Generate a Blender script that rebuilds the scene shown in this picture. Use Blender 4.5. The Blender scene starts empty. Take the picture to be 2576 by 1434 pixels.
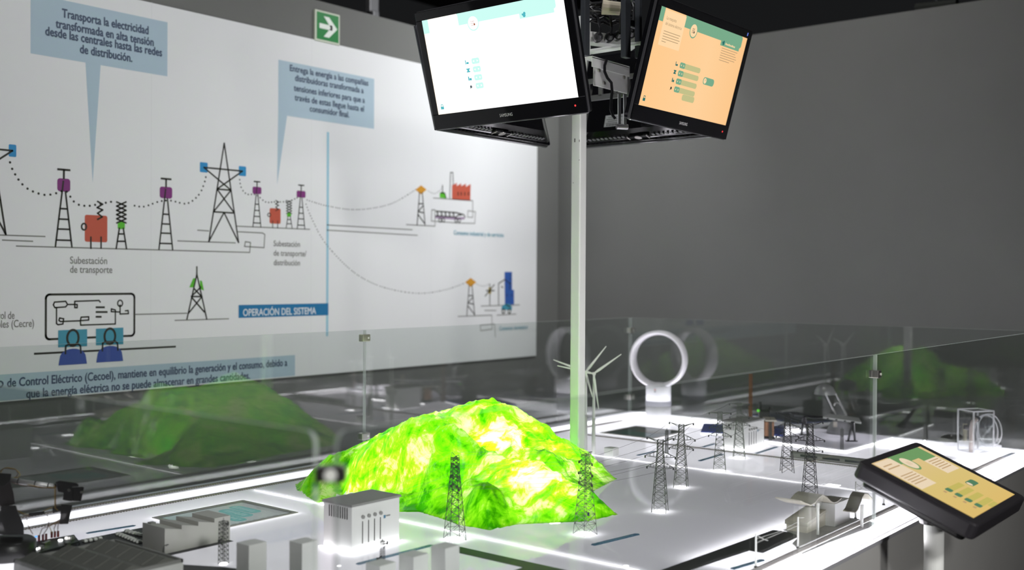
import bpy, math, random
import numpy as np
from mathutils import Vector, Matrix, noise

SC = bpy.context.scene
COL = SC.collection
random.seed(7)

# ------------------------------------------------------------------ camera
FPX, YAW, PITCH, ROLL = 2690.0, math.radians(39.24), math.radians(0.418), math.radians(0.325)
EYE = Vector((0, 0, 1.675))
_F = Vector((math.cos(YAW)*math.cos(PITCH), math.sin(YAW)*math.cos(PITCH), -math.sin(PITCH)))
_R0 = Vector((math.sin(YAW), -math.cos(YAW), 0))
_U0 = _R0.cross(_F)
_R = math.cos(ROLL)*_R0 + math.sin(ROLL)*_U0
_U = -math.sin(ROLL)*_R0 + math.cos(ROLL)*_U0
cd = bpy.data.cameras.new('camera'); cam = bpy.data.objects.new('camera', cd); COL.objects.link(cam)
cam.matrix_world = Matrix(((_R.x, _U.x, -_F.x, EYE.x), (_R.y, _U.y, -_F.y, EYE.y), (_R.z, _U.z, -_F.z, EYE.z), (0, 0, 0, 1)))
cd.sensor_width = 36; cd.lens = FPX/2576*36; cd.clip_start = 0.02
cd.dof.use_dof = True; cd.dof.focus_distance = 4.2; cd.dof.aperture_fstop = 1.6
SC.camera = cam
# ------------------------------------------------------------------ view, world, room lamps and added fill
SC.view_settings.view_transform = 'Standard'; SC.view_settings.look = 'None'
SC.view_settings.exposure = 0; SC.view_settings.gamma = 1
SC.cycles.max_bounces = 8; SC.cycles.diffuse_bounces = 4; SC.cycles.glossy_bounces = 4
SC.cycles.transmission_bounces = 6; SC.cycles.transparent_max_bounces = 24
SC.cycles.sample_clamp_indirect = 10; SC.cycles.caustics_reflective = False; SC.cycles.caustics_refractive = False
SC.cycles.use_denoising = True
W = bpy.data.worlds.new('dark_room'); SC.world = W; W.use_nodes = True
W.node_tree.nodes['Background'].inputs[0].default_value = (0.5, 0.52, 0.55, 1)
W.node_tree.nodes['Background'].inputs[1].default_value = 0.018

def area(name, loc, target, size, power, color=(1, 1, 1), sy=None, spread=None):
    l = bpy.data.lights.new(name, 'AREA'); o = bpy.data.objects.new(name, l); COL.objects.link(o)
    l.energy = power; l.color = color; l.size = size
    if sy: l.shape = 'RECTANGLE'; l.size_y = sy
    else: l.shape = 'DISK'
    if spread: l.spread = spread
    o.location = loc
    o.rotation_euler = (Vector(target)-Vector(loc)).to_track_quat('-Z', 'Y').to_euler()
    return o
area('ceiling_or_fill_lamp', (5.9, 3.4, 4.3), (5.85, 5.1, 2.1), .35, 21, (.97, .99, 1), spread=1.75)
area('ceiling_or_fill_lamp', (3.2, 2.6, 4.4), (3.1, 5.1, 2.2), .35, 31, (.97, .98, 1))
area('ceiling_or_fill_lamp', (4.7, 2.6, 4.4), (6.8, 3.4, 2.7), .35, 20, (1, .98, .95))
area('ceiling_or_fill_lamp', (0.3, -1.7, 3.0), (2.6, 2.0, .90), .4, 28, (1, .985, .96), spread=1.4)  # unseen fill added behind the camera to brighten the near models
area('low_fill_light', (1.6, -3.6, 2.0), (3.5, 1.5, .35), .5, 13, (1, .985, .96), spread=1.1)  # added low fill, set to reach under the kiosk; no fixture known

TZ = 0.80       # table surface
GZ = 1.415      # top of the glass
WL, WR = 5.10, 6.82

def ray(px, py): return ((px-1288)/FPX)*_R - ((py-717)/FPX)*_U + _F
def onz(px, py, z=TZ): d = ray(px, py); return EYE + d*((z-EYE.z)/d.z)
def onY(px, py, Y): d = ray(px, py); return EYE + d*(Y/d.y)
def onX(px, py, X): d = ray(px, py); return EYE + d*(X/d.x)
def dep(px, py, Z): return EYE + ray(px, py)*Z

# ------------------------------------------------------------------ materials
MATS = {}
def mat(name, color=(.8, .8, .8), rough=.5, metal=0.0, emit=None, estr=1.0, spec=.5, noise_amt=0, scale=20, coat=0):
    if name in MATS: return MATS[name]
    m = bpy.data.materials.new(name); m.use_nodes = True; nt = m.node_tree
    b = nt.nodes['Principled BSDF']
    b.inputs['Base Color'].default_value = (*color, 1); b.inputs['Roughness'].default_value = rough
    b.inputs['Metallic'].default_value = metal; b.inputs['Specular IOR Level'].default_value = spec
    b.inputs['Coat Weight'].default_value = coat
    if emit: b.inputs['Emission Color'].default_value = (*emit, 1); b.inputs['Emission Strength'].default_value = estr
    if noise_amt:
        tc = nt.nodes.new('ShaderNodeTexCoord'); nz = nt.nodes.new('ShaderNodeTexNoise'); nz.inputs['Scale'].default_value = scale
        nz.inputs['Detail'].default_value = 4
        mx = nt.nodes.new('ShaderNodeMix'); mx.data_type = 'RGBA'
        mx.inputs[6].default_value = (*[c*(1-noise_amt) for c in color], 1)
        mx.inputs[7].default_value = (*[min(1, c*(1+noise_amt)) for c in color], 1)
        nt.links.new(tc.outputs['Object'], nz.inputs['Vector']); nt.links.new(nz.outputs['Fac'], mx.inputs[0])
        nt.links.new(mx.outputs[2], b.inputs['Base Color'])
    MATS[name] = m; return m
def emat(name, color, strength=1.0):
    if name in MATS: return MATS[name]
    m = bpy.data.materials.new(name); m.use_nodes = True; nt = m.node_tree; nt.nodes.clear()
    e = nt.nodes.new('ShaderNodeEmission'); e.inputs[0].default_value = (*color, 1); e.inputs[1].default_value = strength
    o = nt.nodes.new('ShaderNodeOutputMaterial'); nt.links.new(e.outputs[0], o.inputs[0])
    MATS[name] = m; return m
def screen_mat(name, stops, strength, axis=0, size=1.0, off=0.0):
    """a lit display whose picture runs from one colour to the other along its own width"""
    m = bpy.data.materials.new(name); m.use_nodes = True; nt = m.node_tree; nt.nodes.clear()
    tc = nt.nodes.new('ShaderNodeTexCoord'); sp = nt.nodes.new('ShaderNodeSeparateXYZ'); nt.links.new(tc.outputs['Object'], sp.inputs[0])
    mr = nt.nodes.new('ShaderNodeMapRange'); mr.inputs[1].default_value = off; mr.inputs[2].default_value = off+size
    nt.links.new(sp.outputs[axis], mr.inputs[0])
    cr = nt.nodes.new('ShaderNodeValToRGB'); nt.links.new(mr.outputs[0], cr.inputs[0])
    cr.color_ramp.elements[0].color = (*stops[0][1], 1); cr.color_ramp.elements[0].position = stops[0][0]
    cr.color_ramp.elements[1].color = (*stops[-1][1], 1); cr.color_ramp.elements[1].position = stops[-1][0]
    for p, c in stops[1:-1]:
        e = cr.color_ramp.elements.new(p); e.color = (*c, 1)
    e = nt.nodes.new('ShaderNodeEmission'); e.inputs[1].default_value = strength; nt.links.new(cr.outputs[0], e.inputs[0])
    o = nt.nodes.new('ShaderNodeOutputMaterial'); nt.links.new(e.outputs[0], o.inputs[0])
    MATS[name] = m; return m
def fresnel_fac(nt, ior=1.5, gain=1.0):
    """Fresnel that treats both sides of a thin pane alike"""
    g = nt.nodes.new('ShaderNodeNewGeometry'); mx = nt.nodes.new('ShaderNodeMix'); mx.data_type = 'FLOAT'
    mx.inputs[2].default_value = ior; mx.inputs[3].default_value = 1/ior
    nt.links.new(g.outputs['Backfacing'], mx.inputs[0])
    f = nt.nodes.new('ShaderNodeFresnel'); nt.links.new(mx.outputs[0], f.inputs[0])
    if gain == 1: return f.outputs[0]
    mm = nt.nodes.new('ShaderNodeMath'); mm.operation = 'MULTIPLY'; mm.inputs[1].default_value = gain; mm.use_clamp = True
    nt.links.new(f.outputs[0], mm.inputs[0]); return mm.outputs[0]
def glass_mat(name, tint=(.96, .98, .97), gain=1.0, rough=0.0):
    m = bpy.data.materials.new(name); m.use_nodes = True; nt = m.node_tree; nt.nodes.clear()
    t = nt.nodes.new('ShaderNodeBsdfTransparent'); t.inputs[0].default_value = (*tint, 1)
    g = nt.nodes.new('ShaderNodeBsdfGlossy'); g.inputs['Roughness'].default_value = rough
    mx = nt.nodes.new('ShaderNodeMixShader'); nt.links.new(fresnel_fac(nt, 1.5, gain), mx.inputs[0])
    nt.links.new(t.outputs[0], mx.inputs[1]); nt.links.new(g.outputs[0], mx.inputs[2])
    o = nt.nodes.new('ShaderNodeOutputMaterial'); nt.links.new(mx.outputs[0], o.inputs[0])
    MATS[name] = m; return m
def frost_mat(name, color, clear=.5):
    """polished edge of a pane: partly clear, partly scattering"""
    m = bpy.data.materials.new(name); m.use_nodes = True; nt = m.node_tree; nt.nodes.clear()
    t = nt.nodes.new('ShaderNodeBsdfTransparent')
    d = nt.nodes.new('ShaderNodeBsdfDiffuse'); d.inputs[0].default_value = (*color, 1)
    r = nt.nodes.new('ShaderNodeBsdfTranslucent'); r.inputs[0].default_value = (*color, 1)
    a = nt.nodes.new('ShaderNodeMixShader'); a.inputs[0].default_value = .5
    nt.links.new(d.outputs[0], a.inputs[1]); nt.links.new(r.outputs[0], a.inputs[2])
    mx = nt.nodes.new('ShaderNodeMixShader'); mx.inputs[0].default_value = 1-clear
    nt.links.new(t.outputs[0], mx.inputs[1]); nt.links.new(a.outputs[0], mx.inputs[2])
    o = nt.nodes.new('ShaderNodeOutputMaterial'); nt.links.new(mx.outputs[0], o.inputs[0])
    MATS[name] = m; return m
def opal_mat(name, color, through, trans=.5, rough=.04, ior=1.49, bump=0):
    """light-diffusing acrylic sheet: glossy face, part diffuse and part translucent body"""
    m = bpy.data.materials.new(name); m.use_nodes = True; nt = m.node_tree; nt.nodes.clear()
    d = nt.nodes.new('ShaderNodeBsdfDiffuse'); d.inputs[0].default_value = (*color, 1)
    r = nt.nodes.new('ShaderNodeBsdfTranslucent'); r.inputs[0].default_value = (*through, 1)
    a = nt.nodes.new('ShaderNodeMixShader'); a.inputs[0].default_value = trans
    nt.links.new(d.outputs[0], a.inputs[1]); nt.links.new(r.outputs[0], a.inputs[2])
    g = nt.nodes.new('ShaderNodeBsdfGlossy'); g.inputs['Roughness'].default_value = rough
    mx = nt.nodes.new('ShaderNodeMixShader'); nt.links.new(fresnel_fac(nt, ior), mx.inputs[0])
    nt.links.new(a.outputs[0], mx.inputs[1]); nt.links.new(g.outputs[0], mx.inputs[2])
    o = nt.nodes.new('ShaderNodeOutputMaterial'); nt.links.new(mx.outputs[0], o.inputs[0])
    if bump:
        tc = nt.nodes.new('ShaderNodeTexCoord'); nz = nt.nodes.new('ShaderNodeTexNoise'); nz.inputs['Scale'].default_value = 60
        nz.inputs['Detail'].default_value = 3
        b = nt.nodes.new('ShaderNodeBump'); b.inputs['Strength'].default_value = bump; b.inputs['Distance'].default_value = .002
        nt.links.new(tc.outputs['Object'], nz.inputs['Vector']); nt.links.new(nz.outputs[0], b.inputs['Height'])
        nt.links.new(b.outputs[0], g.inputs['Normal'])
    MATS[name] = m; return m

BLACK = mat('black_plastic', (.012, .012, .014), .3)
GLOSSBLACK = mat('gloss_black', (.006, .006, .007), .08, coat=.5)
DARKGREY = mat('dark_grey_steel', (.05, .055, .065), .45)
WHITEP = mat('white_paint', (.84, .84, .82), .35)
CHROME = mat('brushed_steel', (.62, .60, .57), .28, 1.0)
LATT = mat('pylon_grey', (.13, .135, .128), .5, .2)
LATTD = mat('pylon_dark', (.055, .055, .058), .5, .2)
CARD = mat('card_white', (.80, .80, .79), .6)
CARDG = mat('card_grey', (.30, .30, .29), .6)
CARDB = mat('card_beige', (.50, .47, .40), .6)
ASPH = mat('asphalt_black', (.018, .018, .022), .45)
LED = emat('led_white', (1, .97, 1), 9.0)
LEDS = emat('led_soft', (1, .97, 1), 3.0)
STICK = mat('sticker_blue', (.06, .19, .33), .4)
STICKL = mat('sticker_ink', (.25, .45, .60), .4)
GLASS = glass_mat('clear_glass', gain=1.6)
ACRYL = glass_mat('clear_acrylic', (.97, .98, .98), 1.6)
EDGE = frost_mat('glass_edge', (.78, .86, .82), .36)
ACEDGE = frost_mat('acrylic_edge', (.9, .9, .92), .45)

# ------------------------------------------------------------------ mesh builder
class MB:
    def __init__(s): s.v = []; s.f = []; s.mi = []; s.ms = []; s.cur = 0; s.sm = []; s.smooth = False
    def m(s, material):
        if material not in s.ms: s.ms.append(material)
        s.cur = s.ms.index(material); return s
    def add(s, vs, fs):
        n = len(s.v); s.v += [tuple(v) for v in vs]
        for f in fs: s.f.append([i+n for i in f]); s.mi.append(s.cur); s.sm.append(s.smooth)
        return s
    def hexa(s, p):      # p: 8 corners, bottom ring then top ring
        return s.add(p, [(3, 2, 1, 0), (4, 5, 6, 7), (0, 1, 5, 4), (1, 2, 6, 5), (2, 3, 7, 6), (3, 0, 4, 7)])
    def box(s, c, d, rz=0, M=None):
        x, y, z = d[0]/2, d[1]/2, d[2]/2; ca, sa = math.cos(rz), math.sin(rz)
        p = []
        for k in (-z, z):
            for (i, j) in ((-x, -y), (x, -y), (x, y), (-x, y)):
                q = Vector((i*ca-j*sa, i*sa+j*ca, k))
                if M: q = M @ q
                p.append((c[0]+q.x, c[1]+q.y, c[2]+q.z))
        return s.hexa(p)
    def box2(s, a, b): return s.box([(a[i]+b[i])/2 for i in range(3)], [abs(b[i]-a[i]) for i in range(3)])
    def cyl(s, p0, p1, r0, r1=None, n=12, cap=True, a0=0):
        r1 = r0 if r1 is None else r1; p0 = Vector(p0); p1 = Vector(p1); d = (p1-p0)
        if d.length < 1e-9: return s
        d.normalize(); u = d.orthogonal().normalized(); w = d.cross(u); vs = []
        for p, r in ((p0, r0), (p1, r1)):
            for k in range(n):
                a = a0+2*math.pi*k/n; vs.append(p+(u*math.cos(a)+w*math.sin(a))*r)
        fs = [(k, (k+1) % n, n+(k+1) % n, n+k) for k in range(n)]
        if cap: fs += [tuple(range(n-1, -1, -1)), tuple(range(n, 2*n))]
        return s.add(vs, fs)
    def bar(s, p0, p1, t): return s.cyl(p0, p1, t*.7071, n=4, a0=math.pi/4)
    def tube(s, pts, r, n=6):
        pts = [Vector(p) for p in pts]; vs = []; up = None
        for i, p in enumerate(pts):
            d = (pts[min(i+1, len(pts)-1)]-pts[max(i-1, 0)]).normalized()
            if up is None: up = d.orthogonal().normalized()
            up = (up-d*up.dot(d)).normalized(); w = d.cross(up)
            for k in range(n):
                a = 2*math.pi*k/n; vs.append(p+(up*math.cos(a)+w*math.sin(a))*r)
        fs = []
        for i in range(len(pts)-1):
            for k in range(n): fs.append((i*n+k, i*n+(k+1) % n, (i+1)*n+(k+1) % n, (i+1)*n+k))
        fs += [tuple(range(n-1, -1, -1)), tuple(range((len(pts)-1)*n, len(pts)*n))]
        return s.add(vs, fs)
    def lathe(s, prof, c=(0, 0, 0), n=32, cap=True):
        vs = []; k = len(prof)
        for i in range(n):
            a = 2*math.pi*i/n
            for r, z in prof: vs.append((c[0]+r*math.cos(a), c[1]+r*math.sin(a), c[2]+z))
        fs = []
        for i in range(n):
            j = (i+1) % n
            for q in range(k-1): fs.append((i*k+q, j*k+q, j*k+q+1, i*k+q+1))
        if cap:
            if prof[0][0] > 1e-6: fs.append(tuple(i*k for i in range(n-1, -1, -1)))
            if prof[-1][0] > 1e-6: fs.append(tuple(i*k+k-1 for i in range(n)))
        return s.add(vs, fs)
    def prism(s, poly, z0, z1):
        n = len(poly); vs = [(p[0], p[1], z0) for p in poly]+[(p[0], p[1], z1) for p in poly]
        return s.add(vs, [tuple(range(n-1, -1, -1)), tuple(range(n, 2*n))]+[(k, (k+1) % n, n+(k+1) % n, n+k) for k in range(n)])
    def slab(s, poly, O, ux, uy, d0, d1):
        """polygon in a plane (O, ux, uy) given thickness along the plane's normal"""
        nrm = ux.cross(uy); n = len(poly)
        vs = [O+ux*p[0]+uy*p[1]+nrm*d0 for p in poly]+[O+ux*p[0]+uy*p[1]+nrm*d1 for p in poly]
        return s.add(vs, [tuple(range(n-1, -1, -1)), tuple(range(n, 2*n))]+[(k, (k+1) % n, n+(k+1) % n, n+k) for k in range(n)])
    def flat(s, pts): return s.add(pts, [tuple(range(len(pts)))])
    def build(s, name, parent=None, loc=None, bevel=0, smooth=None, label=None, segs=2):
        me = bpy.data.meshes.new(name); me.from_pydata(s.v, [], s.f)
        for m_ in s.ms: me.materials.append(m_)
        me.polygons.foreach_set('material_index', s.mi); me.polygons.foreach_set('use_smooth', [bool(x) if smooth is None else smooth for x in s.sm])
        me.update()
        o = bpy.data.objects.new(name, me); COL.objects.link(o)
        if parent: o.parent = parent
        if loc: o.location = loc
        if bevel:
            b = o.modifiers.new('bevel', 'BEVEL'); b.width = bevel; b.segments = segs; b.limit_method = 'ANGLE'; b.angle_limit = math.radians(50)
        if label: o['label'] = label
        return o
def B(m_): return MB().m(m_)
def tag(o, label, cat, group=None, kind=None):
    o['label'] = label; o['category'] = cat
    if group: o['group'] = group
    if kind: o['kind'] = kind
    return o
def thing(name, label, cat, loc=(0, 0, 0), rz=0, group=None):
    o = bpy.data.objects.new(name, None); COL.objects.link(o); o.empty_display_size = .02
    o.location = loc; o.rotation_euler = (0, 0, rz)
    return tag(o, label, cat, group)
def frame(o, O, ux, uy):
    n = ux.cross(uy); o.matrix_world = Matrix(((ux.x, uy.x, n.x, O.x), (ux.y, uy.y, n.y, O.y), (ux.z, uy.z, n.z, O.z), (0, 0, 0, 1)))
def struct(o, cat='wall', label=None):
    o['kind'] = 'structure'; o['category'] = cat
    if label: o['label'] = label
    return o
def rrect(x0, y0, x1, y1, r, n=4):
    pts = []
    for cx, cy, a in ((x1-r, y0+r, -90), (x1-r, y1-r, 0), (x0+r, y1-r, 90), (x0+r, y0+r, 180)):
        for k in range(n+1):
            t = math.radians(a+90*k/n); pts.append((cx+r*math.cos(t), cy+r*math.sin(t)))
    return pts

# text turned into mesh data
_tc = {}
def text_geo(s):
    if s in _tc: return _tc[s]
    cu = bpy.data.curves.new('t', 'FONT'); cu.body = s; cu.resolution_u = 3
    o = bpy.data.objects.new('t', cu); COL.objects.link(o)
    dg = bpy.context.evaluated_depsgraph_get(); me = bpy.data.meshes.new_from_object(o.evaluated_get(dg))
    vs = [(v.co.x, v.co.y) for v in me.vertices]; fs = [tuple(p.vertices) for p in me.polygons]
    bpy.data.objects.remove(o); bpy.data.curves.remove(cu); bpy.data.meshes.remove(me)
    xs = [v[0] for v in vs]; _tc[s] = (vs, fs, min(xs), max(xs)); return _tc[s]
def put_text(mb, s, O, ux, uy, width, cap, lift=0, weight=0.0):
    """text with its baseline starting at O, fitted to a width, with capitals of a given height"""
    vs, fs, x0, x1 = text_geo(s); kx = width/(x1-x0); ky = cap/0.70; n = ux.cross(uy)
    offs = [(0, 0)] if not weight else [(-weight, 0), (weight, 0), (0, -weight), (0, weight)]
    for i, (dx, dy) in enumerate(offs):
        mb.add([O+ux*((v[0]-x0)*kx+dx)+uy*(v[1]*ky+dy)+n*(lift+i*2e-5) for v in vs], fs)

# ------------------------------------------------------------------ the setting
GW = mat('wall_grey', (.150, .152, .146), .75, noise_amt=.05, scale=3)
struct(B(GW).box2((-2, WL, 0), (WR+.15, WL+.15, 3.37)).build('wall_left'), 'wall', 'grey wall behind the mural')
struct(B(GW).box2((WR, -3, 0), (WR+.15, WL, 3.37)).build('wall_right'), 'wall', 'plain dark grey wall beyond the table')
struct(B(mat('floor_dark', (.035, .035, .035), .5, noise_amt=.1)).box2((-2, -3, -.1), (WR+.15, WL+.15, 0)).build('floor'), 'floor', 'dark grey floor')
struct(B(mat('ceiling_black', (.004, .004, .004), .9)).box2((-2, -3, 5.0), (WR+4, WL+4, 5.1)).build('ceiling'), 'ceiling', 'black ceiling void')

# ------------------------------------------------------------------ wall mural
C_INK = mat('print_black', (.025, .025, .018), .5); C_GREY = mat('print_grey', (.23, .23, .22), .5)
C_BUB = mat('print_pale_blue', (.42, .54, .63), .5); C_NAVY = mat('print_navy', (.055, .08, .14), .5)
C_LINE = mat('print_sky', (.32, .56, .68), .5); C_BAN = mat('print_blue', (.012, .17, .37), .5); C_WHT = mat('print_white', (.72, .76, .8), .5)
C_PUR = mat('print_purple', (.21, .035, .19), .5); C_RED = mat('print_red', (.52, .10, .06), .5); C_GRN = mat('print_green', (.10, .47, .03), .5)
C_BLU = mat('print_mid_blue', (.03, .26, .55), .5); C_TEAL = mat('print_teal', (.06, .29, .40), .5); C_ROY = mat('print_royal', (.05, .09, .36), .5)
C_ORA = mat('print_orange', (.62, .29, .03), .5); C_YEL = mat('print_mustard', (.45, .33, .03), .5); C_LIL = mat('print_lilac', (.35, .25, .38), .5)
C_BLD = mat('print_building_blue', (.03, .10, .38), .5)
MY = WL-.012                      # front face of the mural
mur = thing('wall_mural', 'large white printed mural about electricity transport on the grey wall', 'mural', (0, 0, 0))
MUX, MUZ = Vector((1, 0, 0)), Vector((0, 0, 1))
def mw(px, py): p = onY(px, py, MY); return p.x, p.z
class Draw(MB):
    """printed artwork lying on the mural, drawn in wall metres"""
    lay = 1
    def P(s, x, z, k=0): return (x, MY-.0006*(s.lay+k), z)
    def poly(s, pts, k=0): return s.add([s.P(x, z, k) for x, z in pts], [tuple(range(len(pts)))])
    def pp(s, pix, k=0): return s.poly([mw(*p) for p in pix], k)
    def seg(s, a, b, w, k=0):
        dx, dz = b[0]-a[0], b[1]-a[1]; L = math.hypot(dx, dz)
        if L < 1e-6: return s
        nx, nz = -dz/L*w/2, dx/L*w/2; ex, ez = dx/L*w/3, dz/L*w/3
        return s.poly([(a[0]-nx-ex, a[1]-nz-ez), (b[0]-nx+ex, b[1]-nz+ez), (b[0]+nx+ex, b[1]+nz+ez), (a[0]+nx-ex, a[1]+nz-ez)], k)
    def line(s, pix, w, k=0):
        q = [mw(*p) for p in pix]
        for a, b in zip(q, q[1:]): s.seg(a, b, w, k)
        return s
    def wl(s, q, w, k=0):
        for a, b in zip(q, q[1:]): s.seg(a, b, w, k)
        return s
    def rr(s, x0, y0, x1, y1, r=.02, k=0):    # rounded box from two pixel corners
        a, b = mw(x0, y1), mw(x1, y0); return s.poly(rrect(a[0], a[1], b[0], b[1], min(r, abs(b[0]-a[0])*.4)), k)
    def ring(s, c, rx, rz, w, k=0, n=20):
        x, z = mw(*c)
        for i in range(n):
            t0, t1 = 2*math.pi*i/n, 2*math.pi*(i+1)/n
            s.poly([s_ for s_ in ((x+(rx-w/2)*math.cos(t0), z+(rz-w/2)*math.sin(t0)), (x+(rx+w/2)*math.cos(t0), z+(rz+w/2)*math.sin(t0)),
                    (x+(rx+w/2)*math.cos(t1), z+(rz+w/2)*math.sin(t1)), (x+(rx-w/2)*math.cos(t1), z+(rz-w/2)*math.sin(t1)))], k)
        return s
    def disc(s, x, z, r, k=0, n=10): return s.poly([(x+r*math.cos(2*math.pi*i/n), z+r*math.sin(2*math.pi*i/n)) for i in range(n)], k)
    def dots(s, pix, r, gap, k=0):
        q = [Vector(mw(*p)) for p in pix]; out = []
        for i in range(len(q)-1):             # Catmull-Rom through the control points
            p0, p1, p2, p3 = q[max(i-1, 0)], q[i], q[i+1], q[min(i+2, len(q)-1)]
            for j in range(24):
                t = j/24; out.append(.5*((2*p1)+(p2-p0)*t+(2*p0-5*p1+4*p2-p3)*t*t+(3*p1-p0-3*p2+p3)*t**3))
        out.append(q[-1]); acc = 0
        for a, b in zip(out, out[1:]):
            d = (b-a).length; acc += d
            if acc >= gap: acc -= gap; s.disc(b.x, b.y, r, k, 8)
        return s
    def text(s, t, x0, y0, x1, cap, k=2, weight=0):
        a, b = mw(x0, y0), onY(x1, y0, MY)
        put_text(s, t, Vector((a[0], MY-.0006*(s.lay+k), a[1])), MUX, MUZ, b.x-a[0], cap, weight=weight); return s
def pxw(px, py, n=1): return mw(px+n, py)[0]-mw(px, py)[0]
def D(m_, lay=1): d = Draw(); d.m(m_); d.lay = lay; return d
MX0, MX1 = .6, mw(1350, 640)[0]; MZ0, MZ1 = mw(1348, 895)[1], mw(1000, 147)[1]
B(mat('mural_vinyl', (.78, .785, .80), .55)).box2((MX0, MY, MZ0), (MX1, WL-.001, MZ1)).build('panel', mur)
d = D(mat('vinyl_seam', (.74, .745, .76), .5), .25)
for sx in (783, 380, 1085):
    x = mw(sx, 500)[0]; d = D(mat('vinyl_seam', (.74, .745, .76), .5), .25); d.seg((x, MZ0), (x, MZ1), .004); d.build('seam', mur)
# speech bubbles
def bub(poly, lines, cap):
    q = D(C_BUB).pp(poly); o = q.build('speech_bubble', mur)
    t = D(C_NAVY)
    for s_, x0, y0, x1 in lines: t.text(s_, x0, y0, x1, cap, weight=.0012)
    t.build('lettering', o)
x0, x1 = mw(77, 60)[0], mw(421, 120)[0]; z0, z1 = mw(77, 134)[1], mw(420, 56)[1]
q = D(C_BUB).poly([(x0, z0), (x1, z0), (x1, z1), (x0, z1)]).poly([(mw(215, 158)[0], z0), (mw(233, 460)[0], mw(233, 460)[1]), (mw(253, 165)[0], z0)]); o = q.build('speech_bubble', mur)
t = D(C_NAVY); 
for s_, a, y, b in (('Transporta la electricidad', 156, 43, 373), ('transformada en alta tensión', 140, 69, 386), ('desde las centrales hasta las redes', 114, 88, 407), ('de distribución.', 201, 133, 332)):
    t.text(s_, a, y, b, .043, weight=.0016)
t.build('lettering', o)
x0, x1 = mw(700, 230)[0], mw(941, 260)[0]; z0, z1 = mw(722, 291)[1], mw(700, 150)[1]
q = D(C_BUB).poly([(x0, z0), (x1, z0), (x1, z1), (x0, z1)]).poly([(x0, z0), (mw(697, 465)[0], mw(697, 465)[1]), (mw(722, 290)[0], z0)]); o = q.build('speech_bubble', mur)
t = D(C_NAVY)
for s_, a, y, b in (('Entrega la energía a las compañías', 729, 178, 926), ('distribuidoras transformada a', 742, 203, 914), ('tensiones inferiores para que a', 739, 228, 917), ('través de estas llegue hasta el', 741, 252, 915), ('consumidor final.', 779, 280, 878)):
    t.text(s_, a, y, b, .037, weight=.0012)
t.build('lettering', o)
# caption band along the bottom
xa = mw(742, 930)[0]; za, zb = mw(742, 945)[1], mw(742, 893)[1]
q = D(C_BUB).poly([(MX0, za), (xa, za), (xa, zb), (MX0, zb)]); o = q.build('caption_band', mur)
za2 = mw(600, 962)[1]
t = D(C_NAVY)
a, b = mw(18, 966)[0], mw(722, 920)[0]; zt = mw(722, 920)[1]
put_text(t, 'de Control Eléctrico (Cecoel), mantiene en equilibrio la generación y el consumo, debido a', Vector((a, MY-.0018, zt)), MUX, MUZ, b-a, .042, weight=.0014)
put_text(t, 'El Centro', Vector((a-.288, MY-.0018, zt)), MUX, MUZ, .27, .05, weight=.001)
a, b = mw(66, 998)[0], mw(628, 953)[0]; zt = mw(628, 953)[1]
put_text(t, 'que la energía eléctrica no se puede almacenar en grandes cantidades.', Vector((a, MY-.0018, zt)), MUX, MUZ, b-a, .042, weight=.0014)
t.build('lettering', o)
# section line and title banner
x, x2 = mw(821, 600)[0], mw(826, 600)[0]
D(C_LINE).poly([(x, mw(819, 846)[1]), (x+.018, mw(819, 846)[1]), (x+.018, mw(823, 332)[1]), (x, mw(823, 332)[1])]).build('divider_line', mur)
za, zb = mw(820, 793)[1], mw(820, 763)[1]; xa, xb = mw(600, 785)[0], x+.018
o = D(C_BAN, 2).poly([(xa, za), (xb, za), (xb, zb), (xa, zb)]).build('title_banner', mur)
t = D(C_WHT, 2); t.text('OPERACIÓN DEL SISTEMA', 611, 795, 794, (zb-za)*.55, weight=.001); t.build('lettering', o)
# captions
for rows, m_, cap in (((('Subestación', 176, 663, 269), ('de transporte', 176, 686, 282)), C_GREY, .036),
                 ((('Subestación', 688, 619, 754), ('de transporte/', 688, 643, 770), ('distribución', 688, 667, 754)), C_GREY, .034),
                 ((('Consumo industrial y de servicios', 1141, 590, 1267),), C_TEAL, .030), ((('Consumo doméstico', 1256, 831, 1327),), C_TEAL, .030),
                 ((('Centro de Control de', -128, 806, 36), ('Energías Renovables (Cecre)', -140, 829, 85)), C_GREY, .036)):
    t = D(m_)
    for r in rows: t.text(*r, cap, weight=.0004)
    t.build('caption', mur)
# big pylon drawings
def big_pylon(cx, xl, xr, ytop, yarm, ybot, S=1.0):
    zt, za, zb = mw(cx, ytop)[1], mw(cx, yarm)[1], mw(cx, ybot)[1]; c = mw(cx, ybot)[0]
    L, R = mw(xl, ybot)[0], mw(xr, ybot)[0]; H = zt-zb; hw = (R-L)/2; w = .0085*S
    def at(f, sgn): return (c+sgn*hw*(1-f), zb+H*f)
    q = D(C_BLU); al, ar = mw(xl+2, yarm)[0]-.035*S, mw(xr-2, yarm)[0]+.035*S
    bw = pxw(cx, yarm, 9.5*S)
    for x in (al, ar): q.poly(rrect(x-bw, za-.028*S, x+bw, za+.028*S, .006))
    q.m(C_INK)
    for sgn in (-1, 1): q.wl([at(0, sgn), at(1, sgn)], w, 1)
    q.wl([(al, za), (ar, za)], w, 1); fz = (za-zb)/H
    q.wl([(al, za), at(.53, 1)], w, 1); q.wl([(ar, za), at(.53, -1)], w, 1)
    q.wl([at(.53, -1), at(.53, 1)], w, 1); q.wl([at(.53, -1), at(.30, 1)], w, 1); q.wl([at(.53, 1), at(.30, -1)], w, 1)
    q.wl([at(.30, -1), at(.30, 1)], w, 1); q.wl([(c, zb+H*.30), at(0, -1)], w, 1); q.wl([(c, zb+H*.30), at(0, 1)], w, 1)
    q.build('drawn_pylon', mur)
big_pylon(563, 524, 599, 360, 426, 609)
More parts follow.
